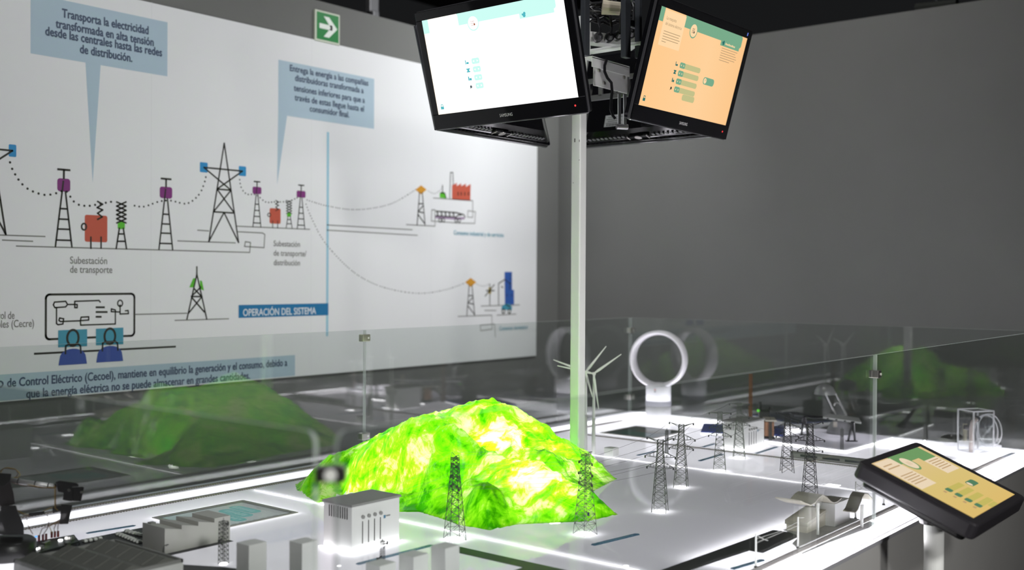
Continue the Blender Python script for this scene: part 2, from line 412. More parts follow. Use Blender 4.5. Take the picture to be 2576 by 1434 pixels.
big_pylon(-32, -80, 14, 300, 373, 588, 1.05)
# ladder towers with a purple insulator block
def ladder(cx, ytop, yb0, yb1, ybot, wpx, S):
    x = mw(cx, ybot)[0]; zb, z1, z0, zt = (mw(cx, y)[1] for y in (ybot, yb1, yb0, ytop)); hw = .5*(mw(cx+wpx, ybot)[0]-x)
    q = D(C_PUR); bw = pxw(cx, yb0, 16*S); q.poly(rrect(x-bw, z1, x+bw, z0, .014*S)); q.m(C_INK); w = .0085*S
    q.wl([(x, z0), (x, zt)], w*1.2, 1); q.wl([(x-.03*S, zt), (x+.03*S, zt)], w*1.2, 1)
    h = z1-zb; 
    for sg in (-1, 1): q.wl([(x+sg*hw, zb), (x+sg*hw*.2, z1)], w, 1)
    q.wl([(x-hw*.2, z1), (x-hw*.06, z1+.05*S)], w, 1)
    for f in (.12, .32, .50, .69): q.wl([(x-hw*(1-.8*f), zb+h*f), (x+hw*(1-.8*f), zb+h*f)], w, 1)
    q.build('drawn_tower', mur)
ladder(160, 427, 449, 482, 621, 41, 1.02); ladder(417, 450, 470, 499, 628, 34, .98); ladder(646, 457, 470, 488, 571, 20, .70); ladder(757, 466, 480, 497, 576, 19, .70)
# red transformers
def transformer(x0, y0, x1, y1, ybot, S):
    q = D(C_RED).rr(x0, y0, x1, y1, .01); q.m(C_INK); w = .0085*S; cx = (x0+x1)/2; dx = x1-x0
    for f in (.27, .72): q.line([(x0+dx*f, y1-(y1-y0)*.18), (x0+dx*f, ybot)], w, 1)
    q.ring((x0-2*S, y0+(y1-y0)*.42), pxw(x0, y0, 6*S), .016*S, w, 1)
    zx, h = x0+dx*.65, (y1-y0); zz = [(zx-5*S, y0+h*.14), (zx+7*S, y0+h*.04), (zx-5*S, y0-h*.1), (zx+8*S, y0-h*.23), (zx-6*S, y0-h*.32), (zx+8*S, y0-h*.45), (zx-5*S, y0-h*.56)]
    q.line(zz, w, 1); q.build('drawn_transformer', mur)
transformer(213, 543, 270, 608, 625, 1.0); transformer(678, 525, 706, 562, 573, .62)
def reactor(cx, yt, yg0, yg1, yb, S):
    q = D(C_GRN).rr(cx-9*S, yg0, cx+9*S, yg1, .006); q.m(C_INK); w = .0085*S; n = 6
    for sg in (-1, 1):
        q.line([(cx+sg*12*S*(1 if i % 2 == 0 else -1), yt+(yg0+4*S-yt)*i/(n-1)*1.0) for i in range(n)], w, 1)
        q.line([(cx+sg*5*S, yg1-2*S), (cx+sg*13*S, yb)], w, 1)
    for f in (.25, .62): q.line([(cx-(5+8*f)*S, yg1+(yb-yg1)*f), (cx+(5+8*f)*S, yg1+(yb-yg1)*f)], w, 1)
    q.build('drawn_reactor', mur)
reactor(305, 508, 557, 576, 626, 1.0); reactor(727, 504, 535, 545, 574, .58)
# antenna tower with green panels
q = D(C_GRN)
q.pp([(486, 700), (494, 700), (486, 723), (476, 723)]).pp([(503, 705), (508, 707), (513, 731), (503, 727)])
q.m(C_INK)
for p in ([(495, 671), (495, 690)], [(495, 690), (470, 803)], [(495, 690), (520, 803)], [(487, 725), (507, 746)], [(505, 722), (481, 746)], [(482, 746), (508, 746)], [(482, 748), (514, 785)], [(508, 746), (474, 788)]): q.line(p, .0085, 1)
q.build('drawn_antenna_tower', mur)
# control room board
q = D(C_INK); w = .011
a, b = mw(115, 856), mw(338, 737); pts = rrect(a[0], a[1]+.004, b[0], b[1]-.004, .02); q.wl(pts+[pts[0]], w)
w = .0075
for p in ([(137, 760), (165, 758), (170, 766), (165, 772), (138, 774), (134, 767), (137, 760)], [(170, 766), (194, 766), (194, 774), (188, 774), (188, 758), (249, 756), (252, 760)],
          [(142, 773), (142, 814), (146, 817), (158, 815), (160, 802), (150, 800), (148, 806), (152, 809), (200, 807), (223, 805), (223, 797), (204, 798), (202, 807), (203, 818), (290, 815), (290, 780), (280, 777), (280, 784), (302, 785)],
          [(302, 767), (302, 790), (323, 789), (322, 781), (315, 782)]): q.line(p, w)
q.ring((302, 763), .014, .016, w)
for y, b in ((773, 262), (785, 269), (797, 254)): q.line([(242, y), (b, y)], .01)
q.build('drawn_control_board', mur)
for (x0, x1, y0, y1, cx, yh, yb) in ((146, 219, 830, 873, 183, 850, 917), (241, 310, 826, 868, 276, 846, 910)):
    q = D(C_TEAL, 2).pp([(x0, y0+1), (x1, y0-2), (x1, y1-2), (x0, y1+1)]); q.m(C_ROY)
    X, Zb = mw(cx, yb); Zt = mw(cx, yb-40)[1]; hw = .075
    q.poly([(X-hw, Zb), (X+hw, Zb)]+[(X+hw*math.cos(math.radians(t_))*.92, Zb+(Zt-Zb)*(.45+.55*math.sin(math.radians(t_)))) for t_ in range(0, 181, 15)], 1)
    q.m(C_INK); q.ring((cx, yh), .030, .040, .012, 1)
    q.line([(cx-19, yb-27), (cx-18, yb-47), (cx-12, yb-50), (cx+14, yb-51), (cx+19, yb-47), (cx+20, yb-29)], .0085, 2)
    q.build('drawn_operator', mur)
# ground lines and loops
q = D(C_GREY); w = .0065
for p in ([(-40, 590), (113, 595)], [(6, 604), (82, 607)], [(41, 619), (628, 635)], [(628, 635), (630, 610), (617, 608), (615, 620), (664, 623), (666, 590), (660, 586), (598, 583)], [(497, 579), (525, 581)],
          [(447, 606), (592, 611)], [(595, 569), (779, 577)], [(823, 566), (1037, 578)], [(823, 579), (1050, 592)], [(1022, 565), (1094, 569), (1094, 528), (1086, 528), (1085, 556), (1150, 561), (1194, 562), (1196, 533), (1177, 530), (1176, 546), (1189, 547), (1189, 506)],
          [(1090, 498), (1189, 505)], [(1152, 796), (1237, 793), (1238, 828), (1209, 832), (1208, 818), (1244, 815), (1246, 848)], [(1210, 770), (1307, 767)], [(1219, 781), (1248, 781)], [(1250, 793), (1298, 790)],
          [(339, 791), (470, 788)], [(440, 806), (575, 802)]): D(C_GREY).line(p, w).build('ground_line', mur)
D(C_INK).line([(87, 890), (441, 872)], .010).build('ground_line', mur)
# dotted cables
D(C_INK).dots([(21, 392), (33, 430), (64, 471), (110, 490), (146, 485), (165, 480), (190, 511), (220, 518), (255, 512), (283, 507)], .0062, .030).build('dotted_cable', mur)
D(C_INK).dots([(325, 514), (360, 520), (400, 507), (430, 505), (470, 512), (500, 490), (514, 460), (519, 437)], .0055, .028).build('dotted_cable', mur)
D(C_INK).dots([(602, 442), (606, 470), (620, 488), (644, 490), (668, 508), (690, 508), (708, 508), (728, 506), (748, 497)], .0048, .022).build('dotted_cable', mur)
D(C_INK).dots([(766, 501), (800, 512), (823, 518), (880, 527), (935, 524), (990, 510), (1046, 477)], .0040, .019).build('dotted_cable', mur)
D(C_INK).dots([(767, 506), (782, 545), (815, 607), (870, 668), (920, 704), (980, 727), (1055, 738), (1120, 729), (1170, 712)], .0040, .019).build('dotted_cable', mur)
D(C_INK).dots([(1073, 478), (1092, 487), (1108, 478), (1113, 468)], .0034, .016).build('dotted_cable', mur); D(C_INK).dots([(1195, 713), (1215, 720), (1232, 714)], .0034, .016).build('dotted_cable', mur)
# orange-headed distribution towers
for cx, yh, yb, xl, xr in ((1059, 477, 566, 1049, 1069), (1184, 710, 794, 1174, 1194)):
    q = D(C_ORA).pp([(cx-14, yh), (cx, yh+12), (cx+14, yh), (cx, yh-11)]); q.m(C_INK); w = .0075
    q.line([(cx-4, yh+7), (xl, yb)], w, 1); q.line([(cx+3, yh+7), (xr, yb)], w, 1)
    h = yb-yh
    for f0, s0, f1, s1 in ((.40, -1, .40, 1), (.62, -1, .44, 1), (.62, -1, .66, 1), (.7, -1, .97, 1)):
        q.line([(cx+s0*(3+7*f0), yh+h*f0), (cx+s1*(3+7*f1), yh+h*f1)], w, 1)
    q.build('drawn_distribution_tower', mur)
# factory, train, city corner
q = D(C_RED).pp([(1137, 502), (1183, 505), (1184, 463), (1172, 470), (1172, 462), (1160, 468), (1160, 461), (1149, 468), (1149, 460), (1137, 466)]); q.m(C_INK)
for x in (1152, 1160, 1169, 1178): q.line([(x, 484), (x, 491)], .010, 1)
q.line([(1131, 500), (1133, 434), (1139, 434), (1140, 464)], .0065, 1); q.m(C_GRN).pp([(1106, 497), (1106, 487), (1114, 482), (1120, 486), (1122, 499)])
q.m(C_INK); q.line([(1113, 466), (1113, 486)], .007, 1); q.line([(1108, 485), (1119, 486), (1122, 498)], .007, 1); q.build('drawn_factory', mur)
q = D(C_LIL).pp([(1095, 543), (1150, 547), (1170, 546), (1168, 552), (1150, 553), (1095, 549)]); q.m(C_INK)
q.line([(1096, 531), (1148, 535), (1166, 540), (1170, 546)], .008, 1); q.line([(1096, 543), (1148, 546), (1152, 541), (1160, 541)], .008, 1)
for x in (1100, 1110, 1120, 1130, 1140): q.line([(x, 534), (x+1, 542)], .012, 1)
for x in (1107, 1115, 1147, 1155): q.ring((x, 554), .014, .014, .007, 1, 10)
q.build('drawn_train', mur)
q = D(C_BLD).pp([(1270, 767), (1293, 766), (1293, 729), (1288, 729), (1288, 684), (1269, 684)]); q.m(C_INK)
q.line([(1254, 768), (1254, 713), (1270, 703), (1283, 714), (1282, 728)], .008, 1); q.line([(1261, 721), (1265, 723)], .008, 1)
for p in ((1284, 690), (1284, 700), (1284, 710), (1275, 741), (1287, 741)): q.line([p, (p[0], p[1]+4)], .008, 1)
q.build('drawn_house', mur)
q = D(C_YEL).pp([(1229, 723), (1236, 723), (1235, 739), (1229, 739)]); q.m(C_INK)
q.line([(1232, 768), (1232, 715)], .008, 1); q.line([(1223, 731), (1243, 731)], .008, 1); q.line([(1220, 745), (1243, 716)], .008, 1); q.build('drawn_lamp_post', mur)
q = D(C_TEAL, 2).pp([(1261, 779), (1262, 771), (1270, 764), (1281, 764), (1288, 772), (1287, 780)]); q.m(C_INK)
for x in (1266, 1281): q.ring((x, 783), .016, .016, .009, 1, 10)
q.line([(1272, 766), (1283, 772)], .008, 1); q.build('drawn_car', mur)

# exit sign on the wall
es = thing('exit_sign', 'green square sign with white arrow on grey wall above mural', 'sign')
SY = WL-.02
a, b = onY(793, 20, SY), onY(855, 117, SY); z0, z1 = onY(794, 101, SY).z, onY(793, 22, SY).z
B(mat('sign_rim', (.62, .66, .55), .5)).box2((a.x, SY, z0), (b.x, WL-.001, z1)).build('rim', es, bevel=.004)
m_ = B(mat('sign_green', (.0, .20, .035), .4)); e = .012
m_.flat([(a.x+e, SY-.001, z0+e), (b.x-e, SY-.001, z0+e), (b.x-e, SY-.001, z1-e), (a.x+e, SY-.001, z1-e)]).build('face', es)
w_, h_ = b.x-a.x, z1-z0; cz = (z0+z1)/2; X = lambda u, v: (a.x+w_*u, SY-.002, cz+h_*v)
m_ = B(mat('sign_white', (.80, .85, .80), .5))
m_.flat([X(.16, .08), X(.16, -.08), X(.68, -.08), X(.68, .08)]).flat([X(.88, 0), X(.55, .33), X(.33, .33), X(.62, 0)]).flat([X(.88, 0), X(.62, 0), X(.33, -.33), X(.55, -.33)])
m_.build('arrow', es)

# fittings against the black void
hb = thing('hanging_bracket', 'grey metal bracket hanging in the dark above the mural wall', 'bracket')
p = dep(936, 12, 7.6); B(mat('dull_steel', (.22, .22, .23), .45, .6)).box((p.x, p.y, p.z+.12), (.09, .05, .36)).box((p.x+.01, p.y, p.z-.07), (.06, .07, .05)).build('strap', hb, bevel=.008)
B(DARKGREY).cyl((p.x, p.y, p.z+.25), (p.x, p.y, 5.0), .012).build('rod', hb)
hb = thing('hanging_light_fitting', 'long dim box fitting hanging in the dark above the right wall', 'light fitting')
p, p2 = dep(2305, 19, 7.2), dep(2408, 8, 7.0); B(mat('dull_box', (.05, .055, .05), .5)).cyl(p, p2, .03, n=8).build('casing', hb)
B(DARKGREY).cyl((p+p2)/2, ((p+p2)/2).to_2d().to_3d()+Vector((0, 0, 5.0)), .008, n=6).build('rod', hb)

# ------------------------------------------------------------------ the table
X0, X1, Y0, Y1 = 1.19, 5.92, 1.36, 3.83
OPAL = opal_mat('opal_acrylic', (.50, .50, .54), (.92, .91, .95), .5, .02, bump=.02)
tab = thing('exhibit_table', 'long backlit white acrylic exhibition table with grey side panels', 'table')
mb = B(OPAL); mb.flat([(X0-.03, Y0-.03, TZ), (X1+.03, Y0-.03, TZ), (X1+.03, Y1+.02, TZ), (X0-.03, Y1+.02, TZ)]); mb.build('table_top', tab)
PAN = mat('side_panel_grey', (.38, .375, .365), .25, noise_amt=.08, scale=2)
mb = B(PAN)
mb.box2((X0-.03, Y0-.03, .06), (X1+.03, Y0-.018, TZ-.012)); mb.box2((X0-.03, Y1+.008, .06), (X1+.03, Y1+.02, TZ-.012))
mb.box2((X0-.03, Y0-.018, .06), (X0-.018, Y1+.008, TZ-.012)); mb.box2((X1+.018, Y0-.018, .06), (X1+.03, Y1+.008, TZ-.012)); mb.build('side_panel', tab)
for q0, q1 in (((X0-.034, Y0-.036, TZ-.026), (X1+.034, Y0-.030, TZ-.012)), ((X0-.034, Y1+.02, TZ-.026), (X1+.034, Y1+.026, TZ-.012))): B(mat('edge_trim', (.30, .30, .32), .25)).box2(q0, q1).build('edge_rail', tab)
B(mat('light_box', (.35, .35, .36), .8)).box2((X0-.017, Y0-.017, .60), (X1+.017, Y1+.007, .62)).build('light_box_floor', tab)
B(DARKGREY).box2((X0+.1, Y0+.1, 0), (X1-.1, Y1-.1, .06)).build('plinth', tab)
def under(x0, y0, x1, y1, dens, dz=.03, color=(1, .965, 1)):
    """LED strip lying under the acrylic, facing up"""
    sx, sy = abs(x1-x0), abs(y1-y0)
    area('led_strip', ((x0+x1)/2, (y0+y1)/2, TZ-dz), ((x0+x1)/2, (y0+y1)/2, TZ+1), sx, dens*sx*sy, color, sy)
under(X0, 3.655, X1, 3.745, 40, .012)          # strip behind the railway
under(2.5, Y0-.028, X1, 1.435, 85, .012)       # strip along the station side
under(5.50, 1.45, 5.92, 2.40, 24, .04); under(5.2, 1.34, 5.92, 1.6, 40, .03); under(5.45, 3.42, 5.92, 3.80, 22, .03); under(5.55, 2.45, 5.92, 3.42, 20, .03)
under(4.90, 3.45, 5.45, 3.64, 9, .03)
under(2.9, 1.44, 4.3, 1.68, 18, .04); under(1.48, 3.12, 1.72, 3.34, 12, .03); under(X0, 1.5, 2.68, 3.62, 4.2, .15); under(X0, 3.1, 2.68, 3.62, 4.0, .12); under(2.75, 1.5, 4.3, 3.6, 2.6, .15); under(2.75, 2.2, 3.4, 3.0, 2.0, .12); under(4.34, 1.5, 4.84, 3.6, 9.0, .12); under(4.9, 1.5, 5.9, 3.6, 12.0, .12)
def groove(pts, w, name='light_groove'):
    mb = B(LEDS)
    for (ax, ay), (bx, by) in zip(pts, pts[1:]):
        if abs(ax-bx) < 1e-6: mb.flat([(ax-w/2, min(ay, by), TZ+.0008), (ax+w/2, min(ay, by), TZ+.0008), (ax+w/2, max(ay, by), TZ+.0008), (ax-w/2, max(ay, by), TZ+.0008)]); under(ax-.006, min(ay, by), ax+.006, max(ay, by), 42, .02)
        else: mb.flat([(min(ax, bx), ay-w/2, TZ+.0008), (max(ax, bx), ay-w/2, TZ+.0008), (max(ax, bx), ay+w/2, TZ+.0008), (min(ax, bx), ay+w/2, TZ+.0008)]); under(min(ax, bx), ay-.006, max(ax, bx), ay+.006, 42, .02)
    mb.build(name, tab)
groove([(2.715, 3.57), (2.715, 1.72)], .006); groove([(4.335, 3.10), (4.335, 1.62)], .005)
mb = B(LEDS)
for p, r in ((onz(853, 1424), .006), (onz(1575, 1424), .008), (onz(2190, 1330), .005), (onz(1972, 1387), .005), (onz(2246, 1253), .005)): mb.cyl((p.x, p.y, TZ), (p.x, p.y, TZ+.001), r, n=12)
mb.build('light_dot', tab)
p = onz(2096, 1221); a = Vector((.45, .31, 0)).normalized()
B(LED).box((p.x, p.y, TZ+.001), (.035, .052, .002), 0.0).build('glare_plate', tab)  # glowing plate added in place of a reflection on the table

# blue name stickers with fine lettering rows
def sticker(pa, pb, wid, ink=True):
    a, b = onz(*pa), onz(*pb); d = (b-a).to_2d(); L = d.length; d.normalize(); n = Vector((-d.y, d.x))
    c = lambda u, v: (a.x+d.x*u+n.x*v, a.y+d.y*u+n.y*v)
    mb = B(STICK); mb.prism([c(0, -wid*.5), c(L-wid*.5, -wid*.5), c(L, 0), c(L-wid*.3, wid*.5), c(wid*.5, wid*.5), c(0, wid*.2)], TZ+.0003, TZ+.0009)
    if ink:
        mb.m(STICKL); u = L*.16; random.seed(int(L*1e4))
        while u < L*.86:
            w = random.uniform(.004, .012); mb.prism([c(u, -wid*.12), c(u+w, -wid*.12), c(u+w, wid*.14), c(u, wid*.14)], TZ+.0009, TZ+.0012); u += w+.003
    mb.build('name_sticker', tab)
for pa, pb, w in (((217, 1342), (342, 1322), .022), ((1489, 1372), (1608, 1343), .024), ((897, 1420), (1090, 1371), .022), ((1603, 1146), (1650, 1135), .022), ((1758, 1160), (1820, 1142), .022),
                  ((1768, 1125), (1800, 1116), .02), ((1902, 1141), (1956, 1124), .022), ((2520, 1152), (2552, 1139), .025), ((1840, 1432), (1922, 1408), .02)): sticker(pa, pb, w)

# ------------------------------------------------------------------ glass barrier
def pane(name, label, axis, fixed, a0, a1, rounded=()):
    """upright sheet of 10 mm glass between a0 and a1, standing on the table edge"""
    t = .010; z0, z1 = TZ+.0006, GZ; r = .022; pts = [(a0, z0), (a1, z0)]
    pts += [(a1, z1-r)]+[(a1-r+r*math.cos(math.radians(q)), z1-r+r*math.sin(math.radians(q))) for q in (22, 45, 67)]+[(a1-r, z1)] if 1 in rounded else [(a1, z1)]
    pts += [(a0+r, z1)]+[(a0+r-r*math.cos(math.radians(q)), z1-r+r*math.sin(math.radians(q))) for q in (67, 45, 22)]+[(a0, z1-r)] if 0 in rounded else [(a0, z1)]
    mb = B(GLASS); n = len(pts)
    P = (lambda u, z, k: (u, fixed+k, z)) if axis == 'X' else (lambda u, z, k: (fixed+k, u, z))
    vs = [P(u, z, -t/2) for u, z in pts]+[P(u, z, t/2) for u, z in pts]
    mb.add(vs, [tuple(range(n)), tuple(range(2*n-1, n-1, -1))] if axis == 'X' else [tuple(range(n-1, -1, -1)), tuple(range(n, 2*n))])
    mb.m(EDGE); mb.add(vs, [(k, n+k, n+(k+1) % n, (k+1) % n) if axis == 'X' else (k, (k+1) % n, n+(k+1) % n, n+k) for k in range(n)])
    o = mb.build(name); return tag(o, label, 'glass barrier', 'glass barrier around the table')
xj = onY(918, 950, Y1).x; xk = onY(2200, 1100, Y0).x
pane('glass_barrier', 'clear glass pane at table edge below the mural, left of its joint', 'X', Y1, X0+.01, xj-.008)
pane('glass_barrier', 'clear glass pane behind the green hill, joint to far table corner', 'X', Y1, xj+.002, X1-.012)
pane('glass_barrier', 'clear glass pane behind the bladeless fan facing the plain grey wall', 'Y', X1, Y0+.01, Y1-.006)
pane('glass_barrier', 'clear glass pane with rounded corner in front of hill and pylons', 'X', Y0, X0+.012, xk-.006, (0,))
pane('glass_barrier', 'clear glass pane beyond the tilted touchscreen, in front of water wheel', 'X', Y0, xk+.006, X1-.012)
pane('glass_barrier', 'clear glass pane with rounded corner in front of robot arm and factory', 'Y', X0-.012, Y0+.024, Y1-.01, (0,))
SCREW = mat('screw_steel', (.85, .86, .82), .45, .2)
def clamp(label, c, axis, m_=CHROME, s=(.05, .03, .034), diag=False):
    t = thing('glass_clamp', label, 'clamp', c, math.radians(-45) if diag else (0 if axis == 'X' else math.pi/2), 'steel clamps joining the glass panes')
    B(m_).box((0, 0, 0), s).build('block', t, bevel=.003); B(SCREW).cyl((s[0]*.22 if not diag else 0, -s[1]/2-.002, 0), (s[0]*.22 if not diag else 0, -s[1]/2+.002, 0), .0105 if diag else .0045, n=16).build('screw', t)
c = onY(916, 850, Y1); clamp('upper steel clamp on the glass joint left of the hill', (xj-.003, Y1, c.z), 'X', mat('clamp_brass', (.52, .52, .40), .3, .8))
c = onY(922, 1096, Y1); clamp('lower steel clamp on the glass joint beside hill shoulder', (xj-.003, Y1, c.z), 'X')
p = onX(1588, 831, X1); clamp('upper steel clamp at far glass corner left of the fan ring', (X1-.006, Y1-.006, p.z), 'X')
p = onX(1586, 998, X1); clamp('lower steel clamp at far glass corner beside the fan base', (X1-.006, Y1-.006, p.z), 'X')
c = onY(2201, 941, Y0); clamp('upper steel clamp on glass joint above the tilted touchscreen', (xk, Y0, c.z), 'X', s=(.03, .035, .026))
c = onY(2197, 1216, Y0); clamp('lower steel clamp on glass joint beside the touchscreen corner', (xk, Y0, c.z), 'X', s=(.03, .035, .026))
p = onY(826, 1194, Y0); clamp('blurred dark clamp with bright screw at nearest glass corner', (X0+.004, Y0+.004, p.z), 'X', mat('clamp_dark', (.10, .095, .09), .3, .8), (.05, .03, .026), True)

# ------------------------------------------------------------------ the green hill
def hill():
    foot = [(2.82, 3.42), (2.72, 3.18), (2.86, 3.20), (2.83, 3.0), (2.80, 2.84), (2.86, 2.77), (2.83, 2.62), (2.80, 2.52), (2.81, 2.39), (2.94, 2.37), (3.05, 2.28), (3.14, 2.21), (3.30, 2.19),
            (3.38, 2.30), (3.50, 2.44), (3.58, 2.50), (3.72, 2.54), (3.88, 2.58), (4.02, 2.78), (4.02, 3.05), (3.90, 3.28), (3.70, 3.45), (3.38, 3.47), (3.08, 3.54), (2.90, 3.53)]
    ctrl = []
    for px, py, Z in ((1252, 1012, 4.5), (1202, 1021, 4.47), (1112, 1039, 4.4), (1149, 1038, 4.43), (1035, 1061, 4.35), (975, 1088, 4.3), (941, 1106, 4.3), (911, 1135, 4.3), (834, 1158, 4.35), (784, 1185, 4.33),
                      (1289, 1024, 4.53), (1336, 1054, 4.6), (1396, 1085, 4.65), (1425, 1111, 4.7), (1477, 1141, 4.7), (1510, 1168, 4.7),
                      (1303, 1162, 4.05), (1356, 1165, 4.05), (1400, 1192, 4.02), (1453, 1222, 4.0), (1500, 1250, 3.97), (1249, 1188, 3.95), (1236, 1232, 3.80), (1205, 1250, 3.77),
                      (1162, 1088, 4.15), (1229, 1138, 4.1), (1100, 1110, 4.1), (1020, 1130, 4.1), (960, 1165, 4.15), (900, 1200, 4.18), (850, 1215, 4.2), (1001, 1245, 4.08), (1060, 1235, 4.05), (1120, 1230, 4.0), (1080, 1180, 4.02),
                      (1270, 1130, 4.25), (1300, 1110, 4.35), (1340, 1130, 4.3), (1390, 1150, 4.3), (1170, 1220, 3.92)):
        p = dep(px, py, Z); ctrl.append((p.x, p.y, max(.01, p.z-TZ)))
    ctrl += [(3.25, 2.635, .105), (3.33, 2.57, .095), (3.40, 2.50, .05), (3.21, 2.70, .15), (3.20, 2.82, .185), (3.27, 2.87, .235), (3.30, 2.76, .165), (3.42, 2.70, .17), (3.02, 2.72, .10), (2.97, 2.52, .115), (3.45, 3.15, .25), (3.7, 3.1, .2), (3.2, 3.3, .17), (2.98, 3.4, .10), (3.85, 2.95, .12), (3.5, 3.3, .14)]
    F = np.array(foot)
    A = np.array([(x, y, z) for x, y, z in ctrl]+[(x, y, 0) for x, y in foot]+[((foot[i][0]+foot[i-1][0])/2, (foot[i][1]+foot[i-1][1])/2, 0) for i in range(len(foot))])
    P = A[:, :2]; v = A[:, 2]; eps = .0012
    def phi(d2): return np.sqrt(d2+eps)          # multiquadric interpolation of the measured heights
    K = phi(((P[:, None]-P[None])**2).sum(-1)); n = len(P)
    wts = np.linalg.solve(K+np.eye(n)*-.0012, v)
    nx, ny = 230, 230; xs = np.linspace(2.66, 4.08, nx); ys = np.linspace(2.14, 3.60, ny)
    G = np.stack(np.meshgrid(xs, ys, indexing='ij'), -1).reshape(-1, 2)
    h = phi(((G[:, None]-P[None])**2).sum(-1)) @ wts
    # signed distance to the footprint
    dmin = np.full(len(G), 9.0); inside = np.zeros(len(G), bool); m = len(F)
    for i in range(m):
        a, b = F[i], F[(i+1) % m]; ab = b-a; t = np.clip(((G-a) @ ab)/(ab @ ab), 0, 1); dd = np.linalg.norm(G-(a+t[:, None]*ab), axis=1); dmin = np.minimum(dmin, dd)
        c = ((a[1] > G[:, 1]) != (b[1] > G[:, 1])); xi = (b[0]-a[0])*(G[:, 1]-a[1])/(b[1]-a[1]+1e-12)+a[0]; inside ^= c & (G[:, 0] < xi)
    sd = np.where(inside, dmin, -dmin)
    z = np.zeros(len(G))
    for i, (x, y) in enumerate(G):
        if sd[i] < -.03: continue
        q = Vector((x*9, y*9, h[i]*7)); wv = noise.noise_vector(q*.6)*.5
        r1 = 1-abs(noise.noise(Vector((x*7+wv.x, y*16+wv.y, 1.3)))*2); r2 = 1-abs(noise.noise(Vector((x*26+wv.y*2, y*18+wv.x*2, 4.7)))*2)
        r3 = noise.noise(Vector((x*60, y*60, 2.2)))
        z[i] = .020*(r1-.55)+.007*(r2-.5)+.003*r3
    edge = np.clip(sd/.07, 0, 1)
    H = np.clip(np.maximum(h, .05*edge), 0, .40)*np.clip(sd/.02+.55, 0, 1)+z*edge
    keep = sd > -.008
    idx = -np.ones(len(G), int); vs = []
    for i in range(len(G)):
        if keep[i]: idx[i] = len(vs); vs.append((G[i, 0], G[i, 1], TZ+.002+max(0, H[i])))
    fs = []
    for i in range(nx-1):
        for j in range(ny-1):
            q = [i*ny+j, (i+1)*ny+j, (i+1)*ny+j+1, i*ny+j+1]
            k = [idx[t] for t in q]
            if all(t >= 0 for t in k): fs.append(tuple(k))
            elif sum(t >= 0 for t in k) == 3: fs.append(tuple(t for t in k if t >= 0))
    return vs, fs
